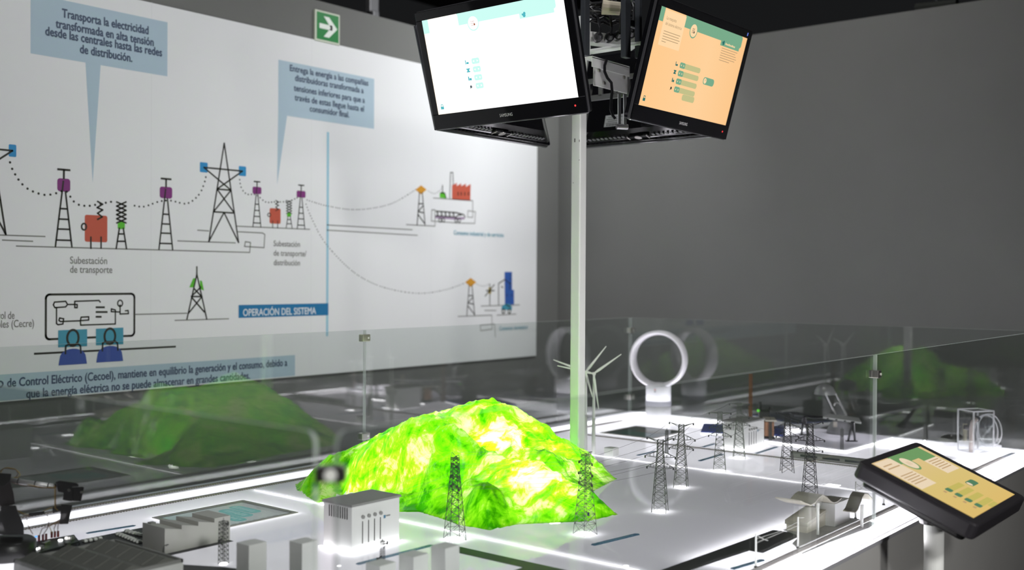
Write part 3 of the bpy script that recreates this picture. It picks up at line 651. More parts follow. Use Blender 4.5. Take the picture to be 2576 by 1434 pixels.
def hill_mat():
    m = bpy.data.materials.new('green_resin'); m.use_nodes = True; nt = m.node_tree; nt.nodes.clear(); N = nt.nodes.new; L = nt.links.new
    tc = N('ShaderNodeTexCoord'); mp = N('ShaderNodeMapping'); mp.inputs['Rotation'].default_value = (.3, .5, .6); mp.inputs['Scale'].default_value = (1, 1.7, 1.3); L(tc.outputs['Object'], mp.inputs[0])
    n1 = N('ShaderNodeTexNoise'); n1.inputs['Scale'].default_value = 6; n1.inputs['Detail'].default_value = 6; n1.inputs['Distortion'].default_value = 1.1; n1.inputs['Roughness'].default_value = .6
    L(mp.outputs[0], n1.inputs['Vector'])
    cr = N('ShaderNodeValToRGB'); L(n1.outputs['Fac'], cr.inputs[0]); el = cr.color_ramp.elements
    el[0].position = .30; el[0].color = (.03, .30, .0, 1); el[1].position = .68; el[1].color = (.66, .88, .30, 1)
    e = el.new(.42); e.color = (.14, .57, .002, 1); e = el.new(.54); e.color = (.29, .73, .012, 1)
    m2 = N('ShaderNodeMapping'); m2.inputs['Rotation'].default_value = (.2, .4, -.55); m2.inputs['Scale'].default_value = (1, 2.6, 1.2); L(tc.outputs['Object'], m2.inputs[0])
    n2 = N('ShaderNodeTexNoise'); n2.inputs['Scale'].default_value = 8.5; n2.inputs['Detail'].default_value = 8; n2.inputs['Roughness'].default_value = .62; n2.inputs['Distortion'].default_value = 1.8; L(m2.outputs[0], n2.inputs['Vector'])
    ma = N('ShaderNodeMath'); ma.operation = 'MULTIPLY_ADD'; ma.inputs[1].default_value = .6; L(n2.outputs['Fac'], ma.inputs[0])
    mb_ = N('ShaderNodeMath'); mb_.operation = 'MULTIPLY_ADD'; mb_.inputs[1].default_value = 1.15; mb_.inputs[2].default_value = -.375; L(n1.outputs['Fac'], mb_.inputs[0]); L(mb_.outputs[0], ma.inputs[2])
    acc = ma.outputs[0]                      # form shading put into the colour: main face paler, small front lobes darker
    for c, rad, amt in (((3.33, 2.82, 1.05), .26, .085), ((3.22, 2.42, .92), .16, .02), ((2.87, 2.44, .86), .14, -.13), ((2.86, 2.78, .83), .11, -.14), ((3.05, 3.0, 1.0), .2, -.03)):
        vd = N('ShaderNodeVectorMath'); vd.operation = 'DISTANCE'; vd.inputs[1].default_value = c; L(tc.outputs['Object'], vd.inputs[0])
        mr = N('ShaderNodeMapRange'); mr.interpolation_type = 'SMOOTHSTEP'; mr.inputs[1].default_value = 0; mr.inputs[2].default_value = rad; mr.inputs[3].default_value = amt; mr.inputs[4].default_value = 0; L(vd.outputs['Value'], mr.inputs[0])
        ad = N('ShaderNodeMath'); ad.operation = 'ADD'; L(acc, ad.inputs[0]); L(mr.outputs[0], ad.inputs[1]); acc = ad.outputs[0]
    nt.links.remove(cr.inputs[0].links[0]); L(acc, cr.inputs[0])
    r = N('ShaderNodeBsdfTranslucent'); L(cr.outputs[0], r.inputs[0]); d = N('ShaderNodeBsdfDiffuse'); L(cr.outputs[0], d.inputs[0])
    a = N('ShaderNodeMixShader'); a.inputs[0].default_value = .72; L(d.outputs[0], a.inputs[1]); L(r.outputs[0], a.inputs[2])
    g = N('ShaderNodeBsdfGlossy'); g.inputs['Roughness'].default_value = .22
    b = N('ShaderNodeBump'); b.inputs['Strength'].default_value = .5; b.inputs['Distance'].default_value = .006; L(ma.outputs[0], b.inputs['Height'])
    for s_ in (g, d, r): L(b.outputs[0], s_.inputs['Normal'])
    mx = N('ShaderNodeMixShader'); L(fresnel_fac(nt, 1.45), mx.inputs[0]); L(a.outputs[0], mx.inputs[1]); L(g.outputs[0], mx.inputs[2])
    o = N('ShaderNodeOutputMaterial'); L(mx.outputs[0], o.inputs[0]); return m
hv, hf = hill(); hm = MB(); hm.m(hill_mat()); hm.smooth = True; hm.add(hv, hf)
hill_o = thing('hill_model', 'glowing bright green resin hill around the foot of the white pole', 'hill model')
hill_o['kind'] = 'thing'
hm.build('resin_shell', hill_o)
for x, y, z, e in ((2.95, 3.15, .05, .9), (3.05, 2.95, .10, 1.4), (3.35, 2.85, .14, 2.6), (3.12, 2.52, .08, 1.5), (3.20, 2.40, .04, .7), (3.6, 2.8, .12, 1.7), (3.45, 3.1, .1, 1.4), (3.74, 2.72, .05, .6)):
    hh = [v[2]-TZ for v in hv if abs(v[0]-x) < .03 and abs(v[1]-y) < .03]; z = min(z, .5*min(hh))
    l = bpy.data.lights.new('hill_lamp', 'POINT'); l.energy = e*1.95; l.shadow_soft_size = min(.02, z*.6); l.color = (1, 1, .95)
    o = bpy.data.objects.new('hill_lamp', l); COL.objects.link(o); o.location = (x, y, TZ+z)

# ------------------------------------------------------------------ pylons
def latticebody(mb, H, w0, w1, levels, t, bend=.86):
    """four tapering legs with cross bracing on every face"""
    def hw(z): f = z/H; return (w0+(w1-w0)*min(1, f/bend))/2
    zs = [0]; k = 0
    while zs[-1] < H*.985:
        step = max(hw(zs[-1])*2*.62, H/levels); zs.append(min(H, zs[-1]+step))
    if H-zs[-2] < .4*(zs[-2]-zs[-3]): zs.pop(-2)
    sg = ((-1, -1), (1, -1), (1, 1), (-1, 1))
    for a, b in zip(zs, zs[1:]):
        ha, hb = hw(a), hw(b)
        for i in range(4):
            s0, s1 = sg[i], sg[(i+1) % 4]
            mb.bar((s0[0]*ha, s0[1]*ha, a), (s0[0]*hb, s0[1]*hb, b), t*1.5)
            mb.bar((s0[0]*ha, s0[1]*ha, a), (s1[0]*hb, s1[1]*hb, b), t); mb.bar((s1[0]*ha, s1[1]*ha, a), (s0[0]*hb, s0[1]*hb, b), t)
            mb.bar((s0[0]*hb, s0[1]*hb, b), (s1[0]*hb, s1[1]*hb, b), t)
    return hw
def pylon(xy, H, rz, arms, label, m_=LATT, w0=.055, w1=.021, horn=None, lit=True, t=.00105, group='lattice pylons on the table'):
    """arms: (root height share, tip height share, half length); the arms run along the pylon's own x"""
    T = thing('transmission_pylon', label, 'pylon', (xy[0], xy[1], TZ+.001), rz, group)
    mb = B(m_); hw = latticebody(mb, H, w0, w1, 22, t); mb.build('lattice_body', T)
    tips = []
    for fr, ft, L in arms:
        mb = B(m_); zr, zt = H*fr, H*ft; h = hw(zr); ar = None
        for sx in (-1, 1):
            tip = Vector((sx*L, 0, zt))
            for sy in (-1, 1):
                mb.bar((sx*h, sy*h, zr), tip, t*1.1); mb.bar((sx*h, sy*h, min(zr, zt)-.004), tip, t)
                for f in (.3, .6):
                    p = Vector((sx*h, sy*h, zr)).lerp(tip, f); q = Vector((sx*h, sy*h, min(zr, zt)-.004)).lerp(tip, f); mb.bar(p, q, t*.8); mb.bar(p, Vector((sx*h, -sy*h, zr)).lerp(tip, f+.2), t*.7)
            tips.append(tip)
        arm = mb.build('crossarm', T)
        for sx in (-1, 1): B(LATTD).cyl((sx*L, 0, zt+.001), (sx*L, 0, zt-.008), .0026, .0034, n=8).build('insulator', arm)
    if horn:
        mb = B(m_)
        for sx in (-1, 1):
            mb.bar((sx*w1/2, -w1/2, H), (sx*horn, 0, H+.014), t*1.2); mb.bar((sx*w1/2, w1/2, H), (sx*horn, 0, H+.014), t*1.2); mb.bar((-sx*w1/2, 0, H), (sx*horn, 0, H+.014), t)
            tips.append(Vector((sx*horn, 0, H+.014)))
        mb.build('peak_horn', T)
    if lit:
        B(LED).lathe([(0, 0), (w0*.5, 0), (w0*.5, .0012), (0, .0012)], (0, 0, 0), 24, cap=False).build('base_light', T)
        under(xy[0]-w0*.75, xy[1]-w0*.75, xy[0]+w0*.75, xy[1]+w0*.75, 16, .025)
    T['_'] = 0; del T['_']
    M = Matrix.Translation((xy[0], xy[1], TZ+.001)) @ Matrix.Rotation(rz, 4, 'Z')
    return T, [M @ q for q in tips], M
WIRE = mat('wire_dark', (.07, .075, .07), .5)
def wires(T, M, tips, ends, sag=.004, r=.0005):
    Mi = M.inverted()
    for a, b in zip(tips, ends):
        pts = [Mi @ (a.lerp(b, k/8)-Vector((0, 0, sag*4*(k/8)*(1-k/8)))) for k in range(9)]
        B(WIRE).tube(pts, r, 4).build('wire', T)
def swap(t): return [t[i^1] if (i^1) < len(t) else t[i] for i in range(len(t))]
ARM3 = [(.985, 1.03, .050), (.84, .77, .057), (.69, .62, .050)]
p = onz(1144, 1357); q = onz(1472, 1344)
dirw = (q-p).to_2d(); rz12 = math.atan2(dirw.y, dirw.x)+math.pi/2
AR1 = [(.93, .90, .034), (.79, .76, .036), (.66, .64, .034)]
T1, t1, M1 = pylon((p.x, p.y), .272, rz12+.25, AR1, 'dark lattice pylon in front of green hill beside white power station', LATTD, .058, .022, .03)
T2, t2, M2 = pylon((q.x, q.y), .272, rz12+.45, AR1, 'lattice pylon with small blue plate before the right foot of green hill', LATT, .058, .022, .034)
pp = [onz(1660, 1287), onz(1713, 1226), onz(1810, 1185), onz(1859, 1152), onz(1980, 1188), onz(2037, 1243)]
d34 = (pp[1]-pp[0]); rz34 = math.atan2(d34.y, d34.x)+math.pi/2
T3, t3, M3 = pylon(pp[0], .268, rz34, ARM3, 'grey lattice pylon standing alone right of green hill, glowing foot', LATT)
T4, t4, M4 = pylon(pp[1], .262, rz34, ARM3, 'grey lattice pylon just behind the one right of the hill', LATT)
ARMT = [(.985, .985, .048), (.80, .74, .046), (.66, .60, .050)]
T5, t5, M5 = pylon(pp[2], .268, rz34+.1, ARMT, 'greenish grey lattice pylon in front of the far power station left side', mat('pylon_greenish', (.13, .15, .12), .5, .2))
T6, t6, M6 = pylon(pp[3], .268, rz34+.2, ARMT, 'greenish grey lattice pylon against the corner of far power station', mat('pylon_greenish', (.13, .15, .12), .5, .2))
d78 = pp[4]-pp[5]; rz78 = math.atan2(d78.y, d78.x)+math.pi/2
T7, t7, M7 = pylon(pp[4], .262, rz78, ARM3, 'dark lattice pylon in front of the blue tray and lamp, unlit foot', LATTD, lit=False)
T8, t8, M8 = pylon(pp[5], .285, rz78, ARM3, 'dark lattice pylon behind the station wave roof, unlit foot', LATTD, lit=False)
B(mat('plate_blue', (.03, .05, .14), .4)).box((.012, -.024, .062), (.009, .002, .012)).build('blue_plate', T2)
wires(T1, M1, t1, t2); wires(T2, M2, t2[:6], t3); wires(T3, M3, t3, t4); wires(T4, M4, t4, t5); wires(T5, M5, t5, t6); wires(T8, M8, t8, t7)
pst = onz(905, 1300, .95)
wires(T1, M1, t1[1::2]+[t1[0], t1[2], t1[4]], [dep(900+7*i, 1250+9*i, 3.62) for i in range(7)], .003, .0004)
wires(T7, M7, t7, [dep(1765, 1010, 5.4), dep(2100, 1075, 5.6), dep(1780, 1030, 5.4), dep(2110, 1090, 5.6), dep(1800, 1050, 5.4), dep(2112, 1100, 5.6)], .004)

def mast(px, pyb, pyt, w, label, m_=LATT, lit=True, arms=(), z=TZ):
    p = onz(px, pyb, z); Z = (p-EYE).dot(_F); H = (pyb-pyt)*Z/FPX
    T = thing('lattice_mast', label, 'mast', (p.x, p.y, z+.001), math.radians(20), 'slim lattice masts on the table')
    mb = B(m_); latticebody(mb, H*.92, w, w*.92, 14, .001 if w > .013 else .0006); mb.build('lattice_body', T)
    mb = B(m_); mb.bar((0, 0, H*.92), (0, 0, H), .0018); mb.bar((-w*.5, 0, H*.92), (w*.5, 0, H*.92), .0018); mb.build('tip', T)
    for k, (f, sx, L) in enumerate(arms):
        mb = B(LATTD); mb.bar((sx*w*.4, 0, H*f), (sx*L, 0, H*f-.004), .003); mb.bar((sx*w*.4, 0, H*f-.014), (sx*L, 0, H*f-.004), .002); mb.cyl((sx*L, 0, H*f-.008), (sx*L, 0, H*f+.002), .003, n=8); mb.build('bracket', T)
    if lit:
        B(LED).lathe([(0, 0), (w*.55, 0), (w*.55, .001), (0, .001)], (0, 0, 0), 18, cap=False).build('base_light', T)
        under(p.x-w*.6, p.y-w*.6, p.x+w*.6, p.y+w*.6, 14, .02)
    return T
mast(562, 1419, 1303, .022, 'slim lattice mast in front of sawtooth factory, glowing foot', LATT, True, ((.85, 1, .024), (.55, -1, .024)))
mast(962, 1412, 1357, .012, 'tiny dark mast with two side arms at foot of near power station', LATTD, False, ((.75, 1, .035), (.25, -1, .035)))
mast(1677, 1143, 1078, .014, 'slim faint mast between inset display and the twin pylons')
mast(1938, 1113, 1052, .014, 'slim lattice mast right beside the far power station wall')
mast(2118, 1136, 1075, .016, 'slim grey mast in front of lamp dome beside the train', LATT)
mast(2326, 1109, 1064, .015, 'slim grey mast behind the top edge of tilted touchscreen', LATT)

# ------------------------------------------------------------------ power stations
def station(corner, label, sx=.21, sy=.135, h=.142):
    T = thing('power_station', label, 'model building', (corner.x, corner.y, TZ+.004), 0, 'white power station blocks')
    B(CARD).box2((0, 0, 0), (sx, sy, h)).build('walls', T, bevel=.0015)
    B(CARDG).box2((-.004, -.004, h), (sx+.004, sy+.004, h+.007)).build('roof', T)
    mb = B(mat('slot_dark', (.05, .045, .045), .7))
    for k in range(9): mb.box((-.0005, .022+k*.0105, h*.83), (.002, .0028, h*.26))
    for k in range(4): mb.box((.045+k*.026, -.0005, h*.38), (.0026, .002, h*.50))
    mb.build('slot', T)
    for k in range(4): B(CARDG).cyl((.045+k*.026, .001, h*.73), (.045+k*.026, -.006, h*.73), .006, n=14).build('vent_knob', T)
    mb = B(STICK); mb.box((.142, -.0005, h*.62), (.008, .0015, .010)); mb.m(C_GREY); mb.box((.158, -.0005, h*.63), (.018, .0012, .004)); mb.build('badge', T)
    mb = B(LED); e = .012
    mb.flat([(-e, -e, -.002), (sx+e, -e, -.002), (sx+e, 0, -.002), (-e, 0, -.002)]); mb.flat([(-e, 0, -.002), (0, 0, -.002), (0, sy+e, -.002), (-e, sy+e, -.002)]); mb.build('base_light', T)
    under(corner.x-.03, corner.y-.03, corner.x+sx+.02, corner.y+.01, 14, .02); under(corner.x-.03, corner.y, corner.x+.01, corner.y+sy, 14, .02)
station(onz(885, 1392), 'white power station block with glowing base left of green hill')
station(onz(1874, 1133), 'white power station block beyond the pylons under brown chimney', .215, .125, .132)

# ------------------------------------------------------------------ display pole and televisions
PX, PY = 3.82, 2.745
pole = thing('display_pole', 'white square pole rising from the green hill to the televisions', 'pole', (PX, PY, TZ+.002))
POLEM = mat('pole_white', (.84, .85, .83), .4, noise_amt=.04, scale=8)
B(POLEM).box2((-.025, -.025, 0), (.025, .025, 1.85)).build('post', pole, bevel=.007, segs=3)
mb = B(mat('scuff_black', (.03, .03, .03), .6))
for px, py, w, h in ((1446, 353, .004, .016), (1458, 354, .002, .010), (1462, 402, .003, .003), (1478, 186, .004, .018), (1442, 460, .002, .004)):
    p = onX(px, py, PX-.0256)-Vector((PX, PY, TZ+.002)); mb.box((-.0255, max(-.02, min(.02, p.y)), p.z), (.0012, w, h))
mb.build('scuff', pole)
mb = B(POLEM)            # bracket arms: channels from the post towards the sets
mb.box((.16, -.035, 1.835), (.30, .05, .010)).box((.16, -.058, 1.815), (.30, .004, .045)); mb.box((.0, -.16, 1.855), (.05, .34, .012)); mb.box((-.16, 0, 1.855), (.34, .05, .012)); mb.box((0, .16, 1.855), (.05, .34, .012))
mb.box((0, 0, 1.93), (.07, .07, .16)); mb.build('bracket_arm', pole, bevel=.002)
mb = B(WHITEP); mb.box((.17, -.05, 1.765), (.27, .004, .10)); pl = mb.build('mounting_plate', pole, bevel=.001)
mb = B(CHROME)
for x, z in ((.07, 1.785), (.27, 1.785), (.11, 1.735)): mb.cyl((x, -.053, z), (x, -.06, z), .008, n=6)
mb.build('bolt', pl)
STEELG = mat('rail_grey', (.16, .165, .17), .4, .5)
mb = B(DARKGREY)         # upright rails on the backs of the near sets
def upr(px, y0, y1, Z, w=.03):
    a, b = dep(px, y1, Z), dep(px, y0, Z)
    mb.hexa([(a.x-w/2-PX, a.y-.012-PY, a.z-TZ), (a.x+w/2-PX, a.y-.012-PY, a.z-TZ), (a.x+w/2-PX, a.y+.012-PY, a.z-TZ), (a.x-w/2-PX, a.y+.012-PY, a.z-TZ), (b.x-w/2-PX, b.y-.012-PY, b.z-TZ), (b.x+w/2-PX, b.y-.012-PY, b.z-TZ), (b.x+w/2-PX, b.y+.012-PY, b.z-TZ), (b.x-w/2-PX, b.y+.012-PY, b.z-TZ)])
upr(1472, -80, 142, 4.42, .034); upr(1574, -80, 147, 4.42, .040); upr(1606, -80, 148, 4.5, .02); mb.build('mounting_rail', pole, bevel=.002)
mb = B(DARKGREY); a, b = dep(1585, 60, 4.5), dep(1625, 70, 4.5); mb.box((a.x-PX+.02, a.y-PY, a.z-TZ), (.09, .02, .03)); mb.box((a.x-PX+.02, a.y-PY, a.z-TZ+.11), (.09, .02, .03)); mb.build('cross_bracket', pole, bevel=.003)
mb = B(mat('perforated_steel', (.34, .34, .34), .35, .6)); c = dep(1545, 220, 4.95)-Vector((PX, PY, TZ)); mb.box((c.x, c.y, c.z+.04), (.012, .34, .022)); mb.box((c.x, c.y, c.z-.04), (.012, .34, .025))
for k in range(5): mb.box((c.x, c.y-.15+k*.075, c.z), (.012, .02, .07))
mb.build('cross_rail', pole, bevel=.001)
mb = B(mat('bracket_silver', (.45, .45, .46), .3, .8))
for px in (1558, 1572):
    a, b = dep(px, 318, 4.6)-Vector((PX, PY, TZ)), dep(px, 238, 4.6)-Vector((PX, PY, TZ)); mb.bar(a, b, .012)
a = dep(1565, 320, 4.6)-Vector((PX, PY, TZ)); mb.cyl(a+Vector((-.02, .015, 0)), a+Vector((.02, -.015, 0)), .012, n=12); mb.build('tilt_bracket', pole)
strip = thing('power_strip', 'white power strip with four black plugs between the televisions', 'power strip', (0, 0, 0))
a = dep(1480, 92, 4.75); b = dep(1602, 108, 4.75)
B(WHITEP).hexa([a+Vector((0, 0, -.02)), b+Vector((0, 0, -.02)), b+Vector((.05, .06, -.02)), a+Vector((.05, .06, -.02)), a+Vector((0, 0, .025)), b+Vector((0, 0, .025)), b+Vector((.05, .06, .025)), a+Vector((.05, .06, .025))]).build('casing', strip, bevel=.003)
for k, (px, py) in enumerate(((1506, 92), (1534, 92), (1556, 88), (1588, 84))):
    c = dep(px, py, 4.68); pg = B(BLACK).cyl(c+Vector((.03, .03, 0)), c, .020, .021, n=12).cyl(c, c+Vector((-.02, -.02, .004)), .018, .008, n=12).build('plug', strip, bevel=.002)
    e = dep(px-22+6*k, 20-12*k, 4.7); m_ = c.lerp(e, .5)+Vector((-.02, -.03, .02))
    B(BLACK).tube([c+Vector((-.02, -.02, .004)), c+Vector((-.03, -.03, .03)), m_, e], .0055, 6).build('lead', pg)
cab = thing('cable_bundle', 'bundle of loose black cables bound with tan tape above power strip', 'cable')
mb = B(BLACK); random.seed(3)
for k in range(10):
    y = 4+k*6; pts = [dep(1478+10*i, y+random.uniform(-5, 5)+math.sin(i*.9+k)*5, 4.66+.02*(k % 4)+.004*i) for i in range(14)]; mb.tube(pts, .006, 6)
mb.build('cable', cab); a, b = dep(1515, 18, 4.6), dep(1560, 22, 4.6); B(mat('tan_tape', (.50, .44, .33), .7)).cyl(a, b, .032, .028, n=14).build('tape_wrap', cab)
cb = thing('loose_cable', 'single black cable curving down past the white mounting plate', 'cable')
B(BLACK).tube([dep(x, y, 4.52) for x, y in ((1526, 150), (1521, 165), (1521, 180), (1528, 196), (1538, 208), (1540, 230), (1537, 255), (1536, 275), (1541, 290), (1548, 299))], .0062, 8).build('lead', cb)

TVB = mat('tv_bezel', (.007, .007, .009), .06, coat=.6); TVE = mat('tv_clear_edge', (.10, .10, .11), .1, .3, coat=1)
UIW = emat('ui_white', (1, 1, 1), 1.6); UIMINT = emat('ui_mint', (.62, 1.0, .92), 1.0); UITEAL = emat('ui_teal', (.10, .55, .62), .9); UIPALE = emat('ui_pale_mint', (.66, .97, .88), 1.15)
UIINK = emat('ui_ink', (.18, .24, .28), .6); UIBRN = emat('ui_brown', (.40, .09, .03), .8); RED = emat('power_red', (1, .05, .05), 1.5); BLUEL = emat('sensor_blue', (.2, .3, 1), .8)
OG = emat('ui_green_dim', (.20, .43, .27), .95); OGL = emat('ui_green_pale', (.58, .56, .27), .95); OCR = emat('ui_cream_dim', (1, .70, .40), 1.0); OINK = emat('ui_ink_dim', (.04, .05, .05), .7); OTXT = emat('ui_text_dim', (.50, .35, .20), .8); OTEAL = emat('ui_teal_dim', (.03, .20, .18), .8)
LOGO = mat('logo_silver', (.62, .62, .62), .35)
TILT = math.radians(15.5); TW, TH = .80, .497
def tv(label, O, yawdir, screen, ui=None, lit_logo=True):
    """flat television; local x to the viewer's right, y up its face, z out of the glass"""
    T = thing('television', label, 'television', group='televisions around the pole')
    c, s = math.cos(TILT), math.sin(TILT); ux = Vector((math.cos(yawdir), math.sin(yawdir), 0)); back = Vector((-math.sin(yawdir), math.cos(yawdir), 0)); uy = Vector((0, 0, 1))*c-back*s
    frame(T, O, ux, uy)
    mb = B(TVB); bz = .036; bb = .066; bt = .040
    oy = rrect(-TW/2, 0, TW/2, TH, .014); n = len(oy)
    mb.slab(rrect(-TW/2+.004, .004, TW/2-.004, TH-.004, .012), Vector((0, 0, 0)), Vector((1, 0, 0)), Vector((0, 1, 0)), -.035, -.003)
    for (x0, y0, x1, y1) in ((-TW/2+.004, .004, TW/2-.004, bb), (-TW/2+.004, TH-bt, TW/2-.004, TH-.004), (-TW/2+.004, bb, -TW/2+bz, TH-bt), (TW/2-bz, bb, TW/2-.004, TH-bt)): mb.box2((x0, y0, -.003), (x1, y1, .002))
    bez = mb.build('bezel', T, bevel=.0015)
    mb = B(TVE); mb.slab(oy, Vector((0, 0, 0)), Vector((1, 0, 0)), Vector((0, 1, 0)), -.016, -.004); mb.build('rim', T, bevel=.003)
    mb = B(GLOSSBLACK); mb.hexa([(-TW/2+.01, .008, -.036), (TW/2-.01, .008, -.036), (TW/2-.01, TH-.01, -.036), (-TW/2+.01, TH-.01, -.036), (-TW/2+.10, .05, -.085), (TW/2-.10, .05, -.085), (TW/2-.10, TH-.07, -.085), (-TW/2+.10, TH-.07, -.085)][::1]); mb.build('back_shell', T, bevel=.012)
    for sd in (-1, 1):
        mb = B(mat('vent_grey', (.16, .16, .17), .35))
        for k in range(10): mb.box((sd*(.085+k*.0248), .020, -.058), (.012, .003, .018))
        mb.build('vent', T)
    mb = B(GLOSSBLACK); mb.box((0, .017, -.055), (.11, .012, .03)); mb.m(CHROME); mb.cyl((0, .010, -.055), (0, .013, -.055), .018, n=20); mb.box((-.055, .013, -.055), (.004, .006, .035)); mb.box((.055, .013, -.055), (.004, .006, .035)); mb.build('stand_socket', T, bevel=.001)
    sc = B(screen).flat([(-TW/2+bz, bb, -.0005), (TW/2-bz, bb, -.0005), (TW/2-bz, TH-bt, -.0005), (-TW/2+bz, TH-bt, -.0005)]).build('screen', T)
    mb = B(LOGO); put_text(mb, 'SAMSUNG', Vector((-.032, .026, .0024)), Vector((1, 0, 0)), Vector((0, 1, 0)), .066, .0125, weight=.0003); mb.build('brand_lettering', T)
    mb = B(RED); mb.cyl((TW/2-.055, .036, .002), (TW/2-.055, .036, .0028), .0038, n=12); mb.build('power_light', T)
    if ui: ui(sc, T, (-TW/2+bz, bb, TW/2-bz, TH-bt))
    return T
def ui_mb(sc, name, m_, polys, lift=0):
    mb = B(m_)
    for p in polys: mb.flat([(x, y, .0004+lift) for x, y in p])
    return mb.build(name, sc)
def R(x0, y0, x1, y1, r=0): return rrect(x0, y0, x1, y1, r) if r else [(x0, y0), (x1, y0), (x1, y1), (x0, y1)]
def disc(x, y, r, n=24): return [(x+r*math.cos(2*math.pi*k/n), y+r*math.sin(2*math.pi*k/n)) for k in range(n)]
def ui_maker(pal):
    hd, cream, white, ink, teal, pale, txt, body = pal
    def ui(sc, T, bx):
        x0, y0, x1, y1 = bx; w, h = x1-x0, y1-y0; P = lambda u, v: (x0+w*u, y0+h*v)
        def RR(u0, v0, u1, v1, r=0): a, b = P(u0, v0), P(u1, v1); return R(a[0], a[1], b[0], b[1], r)
        ui_mb(sc, 'header_bar', hd, [RR(.0, .86, .045, 1), RR(.265, .88, .93, 1), RR(.90, .865, .945, 1, .012), RR(.70, .83, .93, .885)])
        ui_mb(sc, 'title_block', cream, [RR(.05, .63, .27, .985)], .0002)
        ui_mb(sc, 'badge_ring', hd, [disc(*P(.375, .875), .030)], .0002); ui_mb(sc, 'badge', white, [disc(*P(.375, .878), .026)], .0004)
        cx, cy = P(.375, .878); g = [R(cx-.010+.0075*i, cy-.011, cx-.0088+.0075*i, cy+.011) for i in range(3)]+[R(cx-.011, cy-.009+.0075*i, cx+.007, cy-.0078+.0075*i) for i in range(3)]+[disc(cx+.006, cy-.006, .004)]
        ui_mb(sc, 'badge_symbol', ink[1], g, .0006)
        if txt:
            mb = B(txt); put_text(mb, 'La maqueta', Vector((*P(.075, .895), .0009)), Vector((1, 0, 0)), Vector((0, 1, 0)), .075, .013); put_text(mb, 'del sistema eléctrico', Vector((*P(.075, .84), .0009)), Vector((1, 0, 0)), Vector((0, 1, 0)), .125, .013)
            for k in range(5): mb.flat([(p[0], p[1], .0009) for p in RR(.075, .775-.026*k, (.25, .24, .255, .245, .12)[k], .781-.026*k)])
            for k in range(6): mb.flat([(p[0], p[1], .0009) for p in RR(.725, .805-.026*k, (.92, .90, .915, .925, .91, .85)[k], .811-.026*k)])
            mb.build('small_print', sc)
        for k in range(4):
            v = .50-.085*k
            if pale: ui_mb(sc, 'slider_track', pale, [RR(.325, v-.028, .55, v+.028, .01)], .0001)
            ui_mb(sc, 'slider_button', hd, [RR(.318, v-.03, .375, v+.03, .007)], .0003)
            ui_mb(sc, 'slider_arrow', white, [[P(.327, v), P(.337, v-.01), P(.337, v+.01)], [P(.366, v), P(.356, v+.01), P(.356, v-.01)]], .0005)
            gl = ([RR(.27, v-.02, .276, v+.022), RR(.278, v-.02, .295, v)], [RR(.27, v+.008, .296, v+.02), RR(.27, v-.02, .296, v-.008), RR(.276, v-.012, .29, v+.012)], [RR(.272, v-.02, .28, v+.022), RR(.281, v-.02, .297, v+.004)], [disc(*P(.283, v), .006, 12), [P(.27, v-.022), P(.274, v-.022), P(.288, v), P(.284, v)]])[k]
            ui_mb(sc, 'icon', teal if k != 3 else ink[0], gl, .0003)
        ui_mb(sc, 'start_button', hd if pale else pale or white, [RR(.605, .375, .735, .455, .014)], .0003)
        if pale: ui_mb(sc, 'start_badge', white, [disc(*P(.628, .415), .012)], .0005); ui_mb(sc, 'power_symbol', ink[0], [R(P(.628, .415)[0]-.001, P(.628, .415)[1], P(.628, .415)[0]+.001, P(.628, .415)[1]+.006)], .0007); ui_mb(sc, 'reset_button', pale, [RR(.42, .15, .56, .215, .01)], .0001)
        ui_mb(sc, 'people_icon', teal, [disc(*P(.735, .875), .006, 12), disc(*P(.732, .856), .007, 12), disc(*P(.722, .868), .004, 12)], .0003)
        if txt:
            mb = B(white); [mb.flat([(p[0], p[1], .0007) for p in RR(.757+.0135*k, .852, .767+.0135*k, .868+.006*(k % 3 == 0))]) for k in range(9)]; mb.build('tab_mark', sc)
        ui_mb(sc, 'lock_icon', teal, [RR(.028, .05, .052, .08), RR(.031, .08, .035, .1), RR(.045, .08, .049, .1), RR(.031, .097, .049, .104)], .0003)
    return ui
SCRA = screen_mat('screen_white', [(0, (1.0, .90, .74)), (.12, (1, .97, .88)), (.4, (1, 1, 1)), (1, (1, 1, 1))], 1.5, 0, .73, -.365)
SCRB = screen_mat('screen_orange', [(0, (1, .60, .28)), (.6, (1, .64, .33)), (1, (.98, .58, .27))], 1.0, 0, .73, -.365)
zb = 2.302
tv('television with overexposed white picture facing the mural side', Vector((3.33, 2.748, zb-.004)), -math.pi/2, SCRA, ui_maker((UIMINT, emat('ui_cream', (1, .95, .86), 1.35), UIW, (UIINK, UIBRN), UITEAL, None, None, None)))
tvB = tv('television with orange tinted picture and green header bar', Vector((3.985, 2.33, zb)), 0, SCRB, ui_maker((OG, OCR, OCR, (OINK, OINK), OTEAL, OGL, OTXT, None)))
B(BLUEL).flat([(TW/2-.05, TH-.03, .0026), (TW/2-.043, TH-.03, .0026), (TW/2-.043, TH-.016, .0026), (TW/2-.05, TH-.016, .0026)]).build('sensor_light', tvB)
tv('black television seen from below, behind the white picture one', Vector((3.795, 3.215, zb+.008)), math.pi, emat('screen_far', (.8, .9, .9), 1.0))
tvD = tv('black television seen from behind, label on its back, right of pole', Vector((4.42, 2.79, zb+.022)), math.pi/2, emat('screen_far', (.8, .9, .9), 1.0))
mb = B(mat('label_paper', (.45, .46, .46), .5)); mb.box((.13, .10, -.0862), (.12, .06, .0012)); mb.m(C_INK)
for k in range(4): mb.box((.13+.01*(k % 2), .118-.010*k, -.0872), (.085, .0018, .0008))
for k in range(14): mb.box((.175-.006*k, .078, -.0872), (.0025 if k % 3 else .004, .010, .0008))
mb.build('rating_label', tvD)

